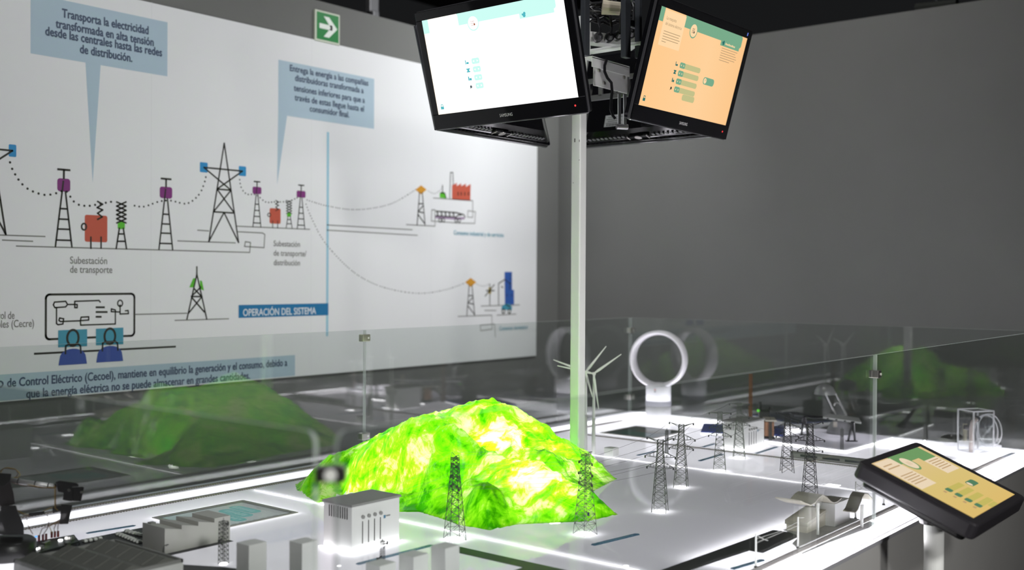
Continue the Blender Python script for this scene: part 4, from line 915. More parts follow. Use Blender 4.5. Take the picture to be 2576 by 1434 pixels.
# ------------------------------------------------------------------ bladeless fan and wind turbines
c = onz(1660, 1050); fx, fy = 5.70, 3.48
fan = thing('bladeless_fan', 'white bladeless fan with round ring on cylindrical base at far corner', 'fan', (fx, fy, TZ+.001), math.radians(-74))
FANM = mat('fan_white', (.70, .70, .73), .3); FANG = mat('fan_grey', (.38, .38, .42), .35)
mb = B(FANM); mb.smooth = True; mb.lathe([(.066, 0), (.074, .004), (.078, .012), (.078, .085)], n=40); mb.lathe([(.0775, .115), (.0775, .20), (.074, .215), (.05, .222)], n=40); mb.m(FANG).lathe([(.0772, .085), (.0772, .115)], n=40, cap=False); mb.build('base', fan)
mb = B(FANG); 
for k in range(60):
    a = 2*math.pi*k/60; mb.box((.0778*math.cos(a), .0778*math.sin(a), .10), (.002, .004, .024), a)
mb.build('air_intake', fan)
mb = B(FANM); mb.smooth = True; R0 = .158; prof = [(R0+.016, -.045), (R0+.019, -.03), (R0+.019, .035), (R0+.012, .047), (R0+.002, .045), (R0-.006, .02), (R0-.010, -.02), (R0-.004, -.047), (R0+.008, -.052)]
n = 72; vs = []; k = len(prof); zc = .372
for i in range(n):
    a = 2*math.pi*i/n
    for r, y in prof: vs.append((r*math.cos(a), -y, zc+r*math.sin(a)))
mb.add(vs, [(i*k+q, ((i+1) % n)*k+q, ((i+1) % n)*k+(q+1) % k, i*k+(q+1) % k) for i in range(n) for q in range(k)]); mb.build('air_ring', fan)
mb = B(FANM); mb.smooth = True; mb.lathe([(.05, .215), (.045, .222), (.035, .226)], n=24); mb.build('collar', fan)
mb = B(FANG); mb.cyl((0, -.0775, .178), (0, -.0795, .178), .006, n=12); mb.m(mat('led_indicator', (.7, .15, .08), .4)); mb.cyl((0, -.0775, .19), (0, -.0795, .19), .0035, n=10); mb.build('button', fan)
TURB = mat('turbine_white', (.66, .67, .64), .45)
def turbine(px, pyb, pyh, blades, label, Z=None):
    p = onz(px, pyb); Z = (p-EYE).dot(_F); H = (pyb-pyh)*Z/FPX
    T = thing('wind_turbine', label, 'wind turbine', (p.x, p.y, TZ+.001), 0, 'white model wind turbines')
    mb = B(TURB); mb.smooth = True; mb.cyl((0, 0, 0), (0, 0, H*.45), .0105, .0085, n=16); mb.cyl((0, 0, H*.45), (0, 0, H), .0075, .006, n=16); mb.build('tower', T)
    n_ = B(TURB); n_.box((0, 0, H+.004), (.03, .016, .012), YAW); n_.build('nacelle', T, bevel=.002)
    hub = EYE+ray(px, pyh-2)*(Z-.02)-Vector((p.x, p.y, TZ+.001)); rt = B(TURB).cyl(hub-_F*.006, hub+_F*.012, .007, n=12).build('hub', T)
    for tx, ty in blades:
        tip = EYE+ray(tx, ty)*(Z-.02)-Vector((p.x, p.y, TZ+.001)); d = tip-hub; s_ = d.cross(_F).normalized(); mb = B(TURB); q = hub+d*.18
        mb.hexa([hub-s_*.003-_F*.002, hub+s_*.003-_F*.002, hub+s_*.003+_F*.002, hub-s_*.003+_F*.002, q-s_*.007-_F*.0015, q+s_*.006-_F*.0015, q+s_*.006+_F*.0015, q-s_*.007+_F*.0015])
        mb.hexa([q-s_*.007-_F*.0015, q+s_*.006-_F*.0015, q+s_*.006+_F*.0015, q-s_*.007+_F*.0015, tip-s_*.002-_F*.0005, tip+s_*.002-_F*.0005, tip+s_*.002+_F*.0005, tip-s_*.002+_F*.0005]); mb.build('blade', rt)
turbine(1493, 1143, 942, ((1563, 891), (1402, 920), (1506, 1029)), 'white wind turbine in front, mostly clear of the pole')
turbine(1473, 1133, 938, ((1525, 871), (1392, 905), (1491, 1000)), 'white wind turbine half hidden right behind the pole')

# ------------------------------------------------------------------ inset displays
def inset(x0, y0, x1, y1, label, blocks, m_scr):
    T = thing('inset_display', label, 'display', (0, 0, 0), 0, 'displays sunk into the table top')
    mb = B(mat('inset_frame', (.42, .41, .38), .35)); e = .016; z0, z1 = TZ+.0006, TZ+.004
    for a, b in (((x0-e, y0-e), (x1+e, y0)), ((x0-e, y1), (x1+e, y1+e)), ((x0-e, y0), (x0, y1)), ((x1, y0), (x1+e, y1))): mb.box2((*a, z0), (*b, z1))
    mb.build('frame', T, bevel=.001)
    mb = B(BLACK); e = .008
    for a, b in (((x0, y0), (x1, y0+e)), ((x0, y1-e), (x1, y1)), ((x0, y0), (x0+e, y1)), ((x1-e, y0), (x1, y1))): mb.box2((*a, z0), (*b, z0+.001))
    mb.build('inner_bezel', T)
    s = B(m_scr).flat([(x0, y0, z0), (x1, y0, z0), (x1, y1, z0), (x0, y1, z0)]).build('screen', T)
    for m_, polys in blocks:
        mb = B(m_)
        for pl_ in polys: mb.flat([(u, v, z0+.0004) for u, v in pl_])
        mb.build('picture_block', s)
    mb = B(GLASS); mb.flat([(x0, y0, z1-.001), (x1, y0, z1-.001), (x1, y1, z1-.001), (x0, y1, z1-.001)]); mb.build('cover_glass', T)
    for q in ((x0-.03, y0-.03, x1+.03, y0-.005), (x0-.03, y1+.005, x1+.03, y1+.03), (x0-.03, y0, x0-.005, y1), (x1+.005, y0, x1+.03, y1)): under(*q, 9, .02)
x0, y0, x1, y1 = 2.175, 3.115, 2.54, 3.415
S1 = screen_mat('inset_pale', [(0, (.50, .72, .74)), (.35, (.74, .84, .84)), (1, (.60, .62, .64))], .75, 0, .36, 2.17)
CY = emat('inset_cyan', (.07, .60, .58), .8); CYL = emat('inset_letter', (.55, .85, .84), .8); GR = emat('inset_grey', (.32, .34, .34), .7)
def rot90(c, polys): return [[(c[0]-(v), c[1]+u) for u, v in p] for p in polys]
inset(x0, y0, x1, y1, 'table display with turquoise rounded captions behind sawtooth factory', [(CY, [rrect(x0+.20, y0+.07, x0+.258, y1-.06, .028), rrect(x0+.262, y0+.10, x0+.315, y1-.04, .026), rrect(x0+.145, y0+.03, x0+.198, y1-.11, .026)]),
      (CYL, [R(x0+.218, y0+.10+.021*k, x0+.242, y0+.112+.021*k) for k in range(6)]+[R(x0+.278, y0+.13+.021*k, x0+.300, y0+.142+.021*k) for k in range(6)]+[R(x0+.162, y0+.055+.021*k, x0+.184, y0+.067+.021*k) for k in range(5)]),
      (GR, [R(x1-.020-.014*k, y0+.02, x1-.015-.014*k, y0+.20-.03*(k % 2)) for k in range(2)]+[R(x0+.05+.03*k, y0+.012, x0+.07+.03*k, y0+.020) for k in range(9)])], S1)
x0, y0, x1, y1 = 4.985, 3.09, 5.325, 3.40
S2 = screen_mat('inset_dark', [(0, (.08, .13, .12)), (.5, (.05, .10, .085)), (1, (.10, .10, .09))], 1.0, 0, .34, 4.98)
inset(x0, y0, x1, y1, 'table display with dark green picture at the foot of the fan', [(emat('inset_green', (.03, .13, .09), 1), [rrect(x0+.06, y0+.05, x0+.16, y1-.06, .03)]), (emat('inset_rust', (.22, .13, .08), .8), [rrect(x0+.19, y0+.08, x0+.24, y0+.22, .01)])], S2)

# ------------------------------------------------------------------ railways and roads
SLEEP = mat('sleeper', (.16, .14, .12), .7); RAILM = mat('rail_metal', (.45, .42, .38), .3, .8)
def track(a, b, label, gauge=.0165, step=.0115):
    a, b = Vector((*a, TZ+.0012)), Vector((*b, TZ+.0012)); d = (b-a); L = d.length; d.normalize(); n = Vector((-d.y, d.x, 0)); rz = math.atan2(d.y, d.x)
    T = thing('railway_track', label, 'railway track', a, 0, 'model railway tracks'); mb = B(SLEEP)
    k = step/2
    while k < L: mb.box(d*k+Vector((0, 0, .0006)), (.005, gauge*1.7, .0014), rz); k += step
    o = mb.build('sleeper', T)
    for s in (-1, 1): B(RAILM).box(d*(L/2)+n*(s*gauge/2)+Vector((0, 0, .002)), (L, .0022, .0022), rz).build('rail', T)
track((X0+.02, 3.608), (5.5, 3.608), 'railway track running beside the bright strip below the mural')
track((X0+.02, 3.79), (3.6, 3.79), 'railway track close against the far glass below the mural')
track((4.865, 3.52), (4.865, 1.50), 'railway track crossing the table before the far power station')
track((2.7, 1.452), (5.6, 1.452), 'railway track along the station beside the bright table edge')
def road(polys, label, m_=ASPH):
    mb = B(m_)
    for p in polys: mb.prism(p, TZ+.0003, TZ+.0011)
    return tag(mb.build('model_road'), label, 'model road', 'dark roads laid on the table')
road([R(2.515, 1.5, 2.575, 2.335), R(1.95, 1.955, 2.515, 2.005)], 'dark road with side branch between near blocks and table centre')
road([R(1.60, 2.93, 2.145, 3.325)], 'black asphalt car park under the sawtooth factory')
road([[tuple(onz(*q)[:2]) for q in ((442, 1420), (560, 1427), (640, 1436), (760, 1456), (760, 1600), (380, 1560))]], 'black road at the bottom edge in front of the sawtooth factory')
road([[tuple(onz(*q)[:2]) for q in ((1945, 1334), (1975, 1338), (2020, 1346), (1919, 1392), (1885, 1386), (1740, 1434), (1500, 1500), (1480, 1500))]], 'dark underpass road beside the train station', mat('underpass_dark', (.035, .037, .036), .5))

# ------------------------------------------------------------------ factory, warehouse, cars, blocks
fa = thing('sawtooth_factory', 'grey white factory model with sawtooth roof on black asphalt', 'model building', (1.905, 2.955, TZ+.0012))
W_, D_, h = .245, .125, .066
FCARD = mat('factory_grey', (.58, .57, .54), .6)
B(FCARD).box2((0, 0, 0), (W_, D_, h)).build('walls', fa)
mb = B(FCARD)
for k in range(3):
    xa = W_*k/4+.015*0; xb = W_*(k+1)/4; mb.hexa([(xa, 0, h), (xb, 0, h), (xb, D_, h), (xa, D_, h), (xa, 0, h+.014), (xb, 0, h+.001), (xb, D_, h+.001), (xa, D_, h+.014)])
mb.box2((W_*.75, 0, h), (W_, D_, h+.014)); mb.build('sawtooth_roof', fa)
mb = B(CARDG); mb.box2((.010, D_*.75, h), (.028, D_*.9, h+.016)); mb.build('chimney_stub', fa)
lp = thing('model_street_lamp', 'tiny dark street lamp against the factory wall', 'street lamp', tuple(onz(413, 1396)))
B(LATTD).tube([(0, 0, 0), (0, 0, .028), (.002, -.004, .031), (.005, -.010, .033)], .0008, 5).build('post', lp); B(LATTD).box((.005, -.011, .033), (.005, .006, .002)).build('lamp_head', lp)
wa = thing('warehouse_model', 'broad grey warehouse model with low pitched ribbed roof at bottom corner', 'model building', (1.46, 2.66, TZ+.0012))
WX, WY, WH = .315, .36, .052
B(CARD).box2((0, 0, 0), (WX, WY, WH)).build('walls', wa)
mb = B(mat('roof_grey', (.17, .17, .155), .6))
for (xa, xb) in ((0, .105), (.105, .21), (.21, WX)):
    xm = (xa+xb)/2; mb.add([(xa, .006, WH+.002), (xm, .006, WH+.022), (xb, .006, WH+.002), (xa, WY-.006, WH+.002), (xm, WY-.006, WH+.022), (xb, WY-.006, WH+.002)], [(0, 1, 4, 3), (1, 2, 5, 4), (0, 2, 1), (3, 4, 5), (0, 3, 5, 2)])
    for k in range(5): mb.bar((xa+.004, .05+k*.065, WH+.0035), (xm, .05+k*.065, WH+.0235), .0025)
mb.build('pitched_roof', wa)
mb = B(CARDG); mb.box2((0, 0, WH), (WX, .006, WH+.010)); mb.box2((0, WY-.006, WH), (WX, WY, WH+.010)); mb.box2((WX-.006, 0, WH), (WX, WY, WH+.010)); mb.box2((0, 0, WH), (.006, WY, WH+.010)); mb.build('parapet', wa)
def car(loc, rz, label, first=[None]):
    if first[0] is None:
        T = thing('model_car', label, 'model car', loc, rz, 'white toy cars in the asphalt car park')
        mb = B(mat('car_white', (.72, .73, .70), .4)); mb.smooth = False
        pr = [(-.0115, .0012), (.0115, .0012), (.0125, .0052), (.0075, .0066), (.0035, .0102), (-.007, .0102), (-.0115, .006)]
        n = len(pr); vs = [(x, -.0058, z) for x, z in pr]+[(x, .0058, z) for x, z in pr]
        mb.add(vs, [tuple(range(n)), tuple(range(2*n-1, n-1, -1))]+[(k, n+k, n+(k+1) % n, (k+1) % n) for k in range(n)]); mb.build('body', T, bevel=.0018)
        first[0] = T; return T
    r = first[0].copy(); COL.objects.link(r); r.location = loc; r.rotation_euler = (0, 0, rz); r['label'] = label
    for ch in first[0].children:
        c = ch.copy(); COL.objects.link(c); c.parent = r
    return r
for r_, (pa, pb, n, nm) in enumerate((((299, 1347), (350, 1367), 8, 'row against the factory wall'), ((321, 1340), (356, 1350), 5, 'row nearest the white table strip'), ((213, 1365), (250, 1358), 4, 'row behind the warehouse roof'))):
    a, b = onz(*pa), onz(*pb); ca = math.atan2((b-a).y, (b-a).x)+math.pi/2
    for k in range(n):
        p = a.lerp(b, k/(n-1)); car((p.x, p.y, TZ+.0012), ca, 'tiny white toy car parked in the %s' % nm)
def block(px, pyt, Z, sx, sy, label, m_=CARD, zbase=TZ, rz=0):
    p = dep(px, pyt, Z); H = p.z-zbase
    T = tag(B(m_).box((0, 0, H/2), (sx, sy, H), 0).build('white_block', None, (p.x, p.y, zbase+.0005), bevel=.001), label, 'block', 'plain white blocks on the table'); return T
block(633, 1364, 3.05, .062, .058, 'plain white block left of another, before the factory')
block(764, 1360, 3.05, .058, .056, 'plain white block between factory mast and near power station')
block(1120, 1372, 3.02, .058, .056, 'tallest plain white block of three before dark pylon')
block(1041, 1393, 3.02, .060, .058, 'middle plain white block before the near power station')
block(958, 1415, 3.0, .062, .058, 'lowest plain white block at bottom edge before power station')
block(1538, 1126, 5.25, .052, .052, 'small creamy white block right of the pole near hill')

# ------------------------------------------------------------------ robot arm and its board
ZR = 3.30
def rb(px, py, dz=0): return dep(px, py, ZR+dz)
ro = thing('robot_arm', 'black tabletop robot arm with silver tube and gripper at left edge', 'robot arm', (0, 0, 0))
c = onz(22, 1404); cx_, cy_ = c.x, c.y
BLK = mat('robot_black', (.018, .017, .018), .35); PRP = mat('robot_bracket', (.045, .038, .042), .3, .3)
mb = B(BLK); mb.smooth = True; mb.lathe([(.075, 0), (.078, .004), (.078, .050), (.070, .058), (.055, .06)], (cx_, cy_, TZ+.001), 36); mb.build('base', ro)
def plate(pts, z0, z1, m_, name, par=ro, bevel=.001):
    mb = B(m_); n = len(pts); vs = [rb(x, y, z0) for x, y in pts]+[rb(x, y, z1) for x, y in pts]
    mb.add(vs, [tuple(range(n)), tuple(range(2*n-1, n-1, -1))]+[(k, n+k, n+(k+1) % n, (k+1) % n) for k in range(n)]); return mb.build(name, par, bevel=bevel)
plate([(0, 1345), (60, 1345), (60, 1320), (46, 1290), (40, 1272), (4, 1272), (-10, 1320)], -.035, .03, BLK, 'shoulder')
plate([(3, 1276), (38, 1268), (34, 1238), (22, 1200), (-30, 1195), (-20, 1240)], -.025, .02, PRP, 'upper_arm')
plate([(-30, 1188), (29, 1192), (26, 1210), (10, 1224), (-30, 1222)], -.03, .03, BLK, 'elbow_servo')
mb = B(mat('robot_tube', (.66, .65, .66), .38, .55)); mb.smooth = True; mb.cyl(rb(20, 1207), rb(140, 1224), .0075, n=18); o = mb.build('forearm_tube', ro)
mb = B(BLK)
for x in (46, 89, 122): a = rb(x, 1207+(x-20)*.142); b = rb(x+2, 1207+(x-18)*.142); mb.cyl(a, b, .0095, n=14)
mb.build('cable_tie', o)
plate([(139, 1213), (150, 1209), (192, 1215), (198, 1219), (198, 1224), (182, 1225), (182, 1262), (158, 1258), (160, 1240), (146, 1238)], -.022, .02, BLK, 'wrist_servo')
plate([(182, 1226), (207, 1224), (212, 1226), (204, 1262), (182, 1260)], -.018, .018, BLK, 'gripper_motor')
plate([(152, 1261), (184, 1263), (184, 1269), (150, 1267)], -.02, .02, ACRYL, 'clear_spacer')
plate([(154, 1268), (182, 1271), (172, 1318), (149, 1319)], -.012, .012, BLK, 'gripper_finger')
plate([(132, 1275), (156, 1272), (154, 1285), (132, 1291)], -.008, .008, BLK, 'gripper_link')
plate([(178, 1270), (178, 1288), (172, 1289)], -.01, .01, BLK, 'gripper_claw')
mb = B(CHROME); a = rb(174, 1233, -.023); mb.cyl(a, a-_F*.002, .0042, n=14); a = rb(205, 1238, -.02); mb.cyl(a, a-_F*.002, .004, n=10); mb.build('screw', ro)
WY_ = mat('wire_mustard', (.30, .20, .03), .5); WB = mat('wire_brown', (.10, .04, .02), .5); WR_ = mat('wire_red', (.26, .05, .04), .5)
for pts, m_ in (([(2, 1190), (6, 1180), (18, 1176), (38, 1180), (48, 1188), (51, 1195), (44, 1202), (36, 1201)], WY_), ([(0, 1186), (10, 1178), (40, 1181), (46, 1192), (40, 1200)], WB), ([(138, 1222), (138, 1250), (138, 1278), (146, 1284)], WY_), ([(141, 1222), (140, 1250), (141, 1280)], WB),
                ([(44, 1284), (58, 1292), (80, 1296), (100, 1290), (118, 1282), (132, 1276)], WY_), ([(42, 1282), (60, 1296), (78, 1298)], WB), ([(30, 1214), (60, 1222), (100, 1226), (138, 1229)], WB), ([(70, 1219), (110, 1227), (140, 1226)], WY_)):
    B(m_).tube([rb(x, y, -.012) for x, y in pts], .0012, 5).build('wire', ro)
plate([(72, 1290), (112, 1286), (112, 1293), (78, 1299), (72, 1296)], -.015, -.005, BLK, 'connector_block')
cbd = thing('circuit_board', 'dark circuit board with red connectors and lit LEDs beside robot arm', 'circuit board')
a, b, c, d = onz(92, 1394, TZ+.012), onz(200, 1365, TZ+.012), onz(186, 1348, TZ+.012), onz(84, 1366, TZ+.012)
mb = B(mat('board_dark', (.015, .022, .018), .4)); up = Vector((0, 0, .004)); mb.hexa([a, b, c, d, a+up, b+up, c+up, d+up]); mb.build('board', cbd)
mb = B(BLACK)
for q in (a, b, c, d): mb.cyl((q.x, q.y, TZ+.001), (q.x, q.y, TZ+.013), .003, n=8)
mb.build('standoff', cbd)
RC = mat('connector_red', (.20, .03, .03), .5)
for i, (px, py) in enumerate(((98, 1356), (108, 1354), (116, 1352), (130, 1347), (138, 1346), (146, 1345))):
    p = onz(px, py+6, TZ+.016); B(RC).box((p.x, p.y, p.z+.010), (.006, .006, .020)).build('connector', cbd, bevel=.001)
for i, (pts, m_) in enumerate(((((68, 1304), (70, 1320), (78, 1336), (83, 1344)), WB), (((146, 1310), (126, 1322), (106, 1330), (98, 1350)), WB), (((118, 1294), (124, 1308), (120, 1328), (108, 1346)), WB), (((140, 1300), (148, 1310), (124, 1324), (131, 1341)), WY_), (((148, 1308), (140, 1320), (136, 1330), (138, 1340)), WB), (((150, 1306), (146, 1322), (145, 1340)), WB))):
    B(m_).tube([rb(x, y, -.05) for x, y in pts], .0013, 5).build('lead', cbd)
for px, py, r, m_ in ((86, 1362, .006, emat('led_violet', (.55, .45, 1), 6)), (91, 1350, .004, emat('led_blue', (.1, .35, 1), 2.5)), (92, 1381, .004, LED), (152, 1359, .007, LED)):
    p = onz(px, py, TZ+.018); B(m_).cyl((p.x, p.y, TZ+.016), (p.x, p.y, TZ+.020), r, n=12).build('led', cbd)
mb = B(CHROME)
for px, py in ((170, 1356), (180, 1357), (170, 1371), (104, 1380), (112, 1372), (120, 1368)): p = onz(px, py, TZ+.017); mb.box((p.x, p.y, p.z+.004), (.014, .012, .010), .4)
mb.build('metal_part', cbd)

# ------------------------------------------------------------------ far bench: tray, coil, chimney, lamp, solar panel, water wheel
tr = thing('blue_tray', 'flat blue tray with lit edge behind the far power station', 'tray')
a, b, c, d = onz(1763, 1092), onz(1975, 1102), onz(1972, 1078), onz(1770, 1072)
B(mat('tray_blue', (.06, .09, .36), .35)).hexa([Vector((q.x, q.y, TZ+.008)) for q in (a, b, c, d)]+[Vector((q.x, q.y, TZ+.016)) for q in (a, b, c, d)]).build('plate', tr)
B(LEDS).hexa([Vector((q.x, q.y, TZ+.001)) for q in (a, b, c, d)]+[Vector((q.x, q.y, TZ+.007)) for q in (a, b, c, d)]).build('lit_edge', tr)
ch = thing('chimney_model', 'tall brown square chimney above the far power station roof', 'chimney')
p = dep(1888, 1040, 5.85); t_ = dep(1889, 940, 5.85); B(mat('chimney_brown', (.12, .055, .02), .6, noise_amt=.3, scale=60)).box((p.x, p.y, (TZ+.017+t_.z)/2), (.018, .018, t_.z-TZ-.017), .3).build('shaft', ch)
B(CARDG).box((p.x, p.y, t_.z-.005), (.013, .013, .012), .3).build('cap', ch)
co = thing('copper_coil', 'brown copper wound coil standing on the blue tray', 'coil')
p = dep(1934, 1074, 5.75); B(mat('copper_dark', (.33, .17, .10), .4, .5)).box((p.x, p.y, TZ+.07), (.05, .05, .086), .6).build('winding', co, bevel=.008)
mb = B(mat('copper_bright', (.55, .32, .2), .35, .7))
for k in range(9): mb.box((p.x, p.y, TZ+.035+k*.0085), (.053, .053, .003), .6)
mb.build('wire_turn', co, bevel=.006); B(CARDB).box((p.x+.01, p.y, TZ+.118), (.13, .06, .008), .55).build('top_plate', co); B(BLACK).box((p.x, p.y, TZ+.0215), (.058, .058, .011), .6).build('foot', co)
en = thing('engine_model', 'small dark machine with green light behind the brown chimney', 'machine')
p = dep(1922, 1040, 6.05); mb = B(mat('engine_dark', (.03, .035, .03), .4)); mb.box((p.x, p.y, TZ+.075), (.11, .06, .116), .5); mb.build('body', en, bevel=.006)
mb = B(mat('engine_dark', (.03, .035, .03), .4)); mb.cyl((p.x-.03, p.y+.01, TZ+.13), (p.x-.03, p.y+.01, TZ+.18), .008); mb.cyl((p.x+.04, p.y-.02, TZ+.13), (p.x+.04, p.y-.02, TZ+.15), .012); mb.build('pipe', en)
q = dep(1907, 1033, 5.98); B(emat('green_lamp', (.2, .9, .1), 1.0)).cyl(q, q-_F*.006, .008, n=12).build('lamp', en)
base_p = onz(2110, 1096)
lm = thing('desk_lamp', 'silver dome desk lamp with two thin arms over a solar panel', 'lamp')
def L_(px, py, Z=6.0): return dep(px, py, Z)
DOM = mat('dome_grey', (.36, .36, .37), .35, .3)
p = L_(2112, 1096); s_ = 6.0/FPX
mb = B(DOM); mb.smooth = True; mb.lathe([(.0*s_, 38*s_), (14*s_, 36*s_), (24*s_, 27*s_), (30*s_, 12*s_), (32*s_, 0)], (p.x, p.y, TZ+.004), 32); o = mb.build('base_dome', lm)
B(BLACK).lathe([(33*s_, 0), (33*s_, 3*s_), (30*s_, 4*s_)], (p.x, p.y, TZ+.0005), 32).build('foot_ring', o); q = L_(2101, 1068, 5.92); B(CARDB).box(q, (.02, .006, .03), YAW+1.57).build('switch_plate', o)
q = L_(2075, 992); mb = B(DOM); mb.smooth = True; mb.lathe([(26*s_, 0), (25*s_, 9*s_), (20*s_, 18*s_), (11*s_, 25*s_), (0, 27*s_)], q, 32, cap=False); mb.m(mat('dome_inside', (.6, .6, .6), .5)); mb.lathe([(25.4*s_, 0), (24*s_, 9*s_), (19*s_, 17.6*s_), (10*s_, 24*s_), (0, 26*s_)], q, 32, cap=False); mb.build('shade', lm)
ALU = mat('arm_silver', (.68, .68, .69), .25, .6)
for a, b in (((2077, 991), (2103, 1043)), ((2101, 987), (2129, 1044))):
    mb = B(ALU); mb.cyl(L_(*a), L_(*b), .0045, n=10); mb.cyl(L_(a[0]*.4+b[0]*.6, a[1]*.4+b[1]*.6), L_(*b), .0068, n=10); mb.build('arm', lm)
mb = B(ALU); mb.tube([L_(2097, 1021), L_(2100, 1015), L_(2106, 1013), L_(2112, 1015), L_(2116, 1020)], .005, 8); mb.build('arm_bridge', lm)
so = thing('solar_panel', 'tilted solar panel on black A-frame stands beside desk lamp', 'solar panel')
pan = [L_(2068, 1048, 5.75), L_(2167, 1062, 5.55), L_(2160, 1051, 5.95), L_(2085, 1040, 6.05)]
up = Vector((0, 0, .010)); mb = B(mat('panel_frame', (.72, .72, .72), .4, .1)); mb.hexa([pan[0]-up, pan[1]-up, pan[2]-up, pan[3]-up, pan[0], pan[1], pan[2], pan[3]]); o = mb.build('panel', so)
mb = B(BLACK)
for k in range(4):
    q = pan[0].lerp(pan[1], .15+.22*k)-Vector((0, 0, .006))-_F*.003; mb.box(q, (.012, .004, .005), YAW+1.4)
mb.build('terminal', o)
for (xt, yt, xb, yb, Z) in ((2145, 1062, 2142, 1116, 5.55), (2023, 1048, 2024, 1100, 5.75)):
    mb = B(BLACK); t_ = L_(xt, yt, Z); bz = onz(xb, yb)
    for dx in (-1, 1): q = bz+_R*(dx*.018); mb.cyl((q.x, q.y, TZ+.012), t_+_R*(dx*.004), .006, n=8)
    mb.box((bz.x, bz.y, TZ+.014), (.06, .02, .006), YAW-1.57); mb.build('stand', so)
mb = B(BLACK); a, b = L_(2023, 1048, 5.75), L_(2070, 1050, 5.75); mb.cyl(a, b, .006, n=8); mb.build('crossbar', so)
a, b = L_(1998, 1043, 5.75), L_(2056, 1050, 5.75); B(DARKGREY).hexa([a-up, b-up, b-up+_F*.12, a-up+_F*.12, a, b, b+_F*.12, a+_F*.12]).build('second_panel', so)
lb = thing('light_plinth', 'low clear acrylic plinth with glowing edges under the desk lamp', 'plinth')
a, b, c, d = onz(1925, 1112), onz(2128, 1138), onz(2245, 1104), onz(2060, 1082)
mb = B(opal_mat('plinth_opal', (.55, .55, .58), (.95, .94, .97), .5, .06)); mb.hexa([Vector((q.x, q.y, TZ+.001)) for q in (a, b, c, d)]+[Vector((q.x, q.y, TZ+.010)) for q in (a, b, c, d)]); mb.build('slab', lb)
mb = B(LED); n_ = Vector((0, 0, .004))
for u, v in ((a, b), (b, c)): e = (v-u).normalized(); w_ = Vector((e.y, -e.x, 0))*.004; mb.hexa([u+w_+n_*.2, v+w_+n_*.2, v+n_*.2, u+n_*.2, u+w_+n_*1.6, v+w_+n_*1.6, v+n_*1.6, u+n_*1.6])
mb.build('glowing_edge', lb)
# water wheel in a clear case
ww = thing('water_wheel_case', 'clear acrylic water turbine case with round front at right end', 'turbine model')
p0 = onz(2448, 1146); Zw = (p0-EYE).dot(_F); s_ = Zw/FPX
def ww_(px, py, dz=0): return dep(px, py, Zw+dz)
cw = ww_(2492, 1092); rad = 40*s_; ax = Vector((math.sin(YAW+.35), -math.cos(YAW+.35), 0))  # wheel axis
ax = Vector((.83, -.546, 0)).normalized(); hx = Vector((-ax.y, ax.x, 0))
mb = B(ACRYL); zb_, zt_ = TZ+.02, ww_(2450, 1032).z; c0 = ww_(2446, 1090); dpt, wid = .062, .075
def cbx(mb, o, su, sv, z0, z1):
    mb.hexa([Vector((*(o+ax*u+hx*v)[:2], z)) for z in (z0, z1) for u, v in ((-su, -sv), (su, -sv), (su, sv), (-su, sv))])
cbx(mb, c0+ax*.02, .060, .055, zb_, zt_); mb.build('case', ww)
mb = B(ACEDGE)
for u in (-.04, .08):
    for v in (-.055, .055): q = c0+ax*u+hx*v; cbx(mb, q, .003, .003, zb_, zt_)
    for z in (zb_, zt_): q = c0+ax*u; cbx(mb, q, .003, .055, z-.003, z+.003)
for v in (-.055, .055):
    for z in (zb_, zt_): q = c0+ax*.02+hx*v; cbx(mb, q, .06, .003, z-.003, z+.003)
mb.build('case_edge', ww)
zc_ = ww_(2490, 1085).z
def ringmesh(mb, cen, r, tr_, n=40): mb.tube([cen+hx*(r*math.cos(2*math.pi*k/n))+Vector((0, 0, r*math.sin(2*math.pi*k/n))) for k in range(n+1)], tr_, 6)
cr = Vector((*(c0+ax*.086)[:2], zc_)); mb = B(ACEDGE); ringmesh(mb, cr, .078, .0035); ringmesh(mb, cr+ax*.02, .082, .0035); mb.build('round_front', ww)
mb = B(ACRYL); mb.cyl(cr, cr+ax*.02, .080, n=40); mb.build('front_disc', ww)
mb = B(ACRYL)
for k in range(8): t_ = k*math.pi/4; e = hx*math.cos(t_)+Vector((0, 0, math.sin(t_))); mb.bar(cr+ax*.01, cr+ax*.01+e*.06, .006)
mb.build('paddle', ww)
mb = B(mat('water_pipe', (.62, .52, .49), .4)); mb.smooth = True; mb.tube([ww_(2443, 1138, -.03), ww_(2444, 1110, -.03), ww_(2444, 1080, -.03), ww_(2447, 1062, -.03), ww_(2456, 1054, -.02)], .0115, 10); mb.build('supply_pipe', ww)
mb = B(DARKGREY); mb.cyl(ww_(2450, 1048), ww_(2462, 1056), .014); mb.cyl(ww_(2426, 1074), ww_(2436, 1076), .012); mb.build('generator', ww); mb = B(mat('brass_post', (.45, .42, .30), .4, .5)); q = onz(2427, 1118); mb.cyl((q.x, q.y, TZ+.01), (q.x, q.y, ww_(2427, 1090).z), .011, n=14); mb.build('post', ww)
mb = B(ACEDGE); a, b, c, d = onz(2362, 1130), onz(2450, 1152), onz(2520, 1130), onz(2430, 1112); mb.hexa([Vector((q.x, q.y, TZ+.001)) for q in (a, b, c, d)]+[Vector((q.x, q.y, TZ+.02)) for q in (a, b, c, d)]); mb.build('base_slab', ww)
gp = thing('control_box', 'flat dark grey box left of the clear water turbine case', 'box'); a, b, c, d = onz(2362, 1118), onz(2408, 1124), onz(2424, 1112), onz(2384, 1102)
mb = B(mat('box_olive', (.13, .135, .12), .5)); mb.hexa([Vector((q.x, q.y, TZ+.0205)) for q in (a, b, c, d)]+[Vector((q.x, q.y, TZ+.036)) for q in (a, b, c, d)]); mb.build('body', gp, bevel=.002)
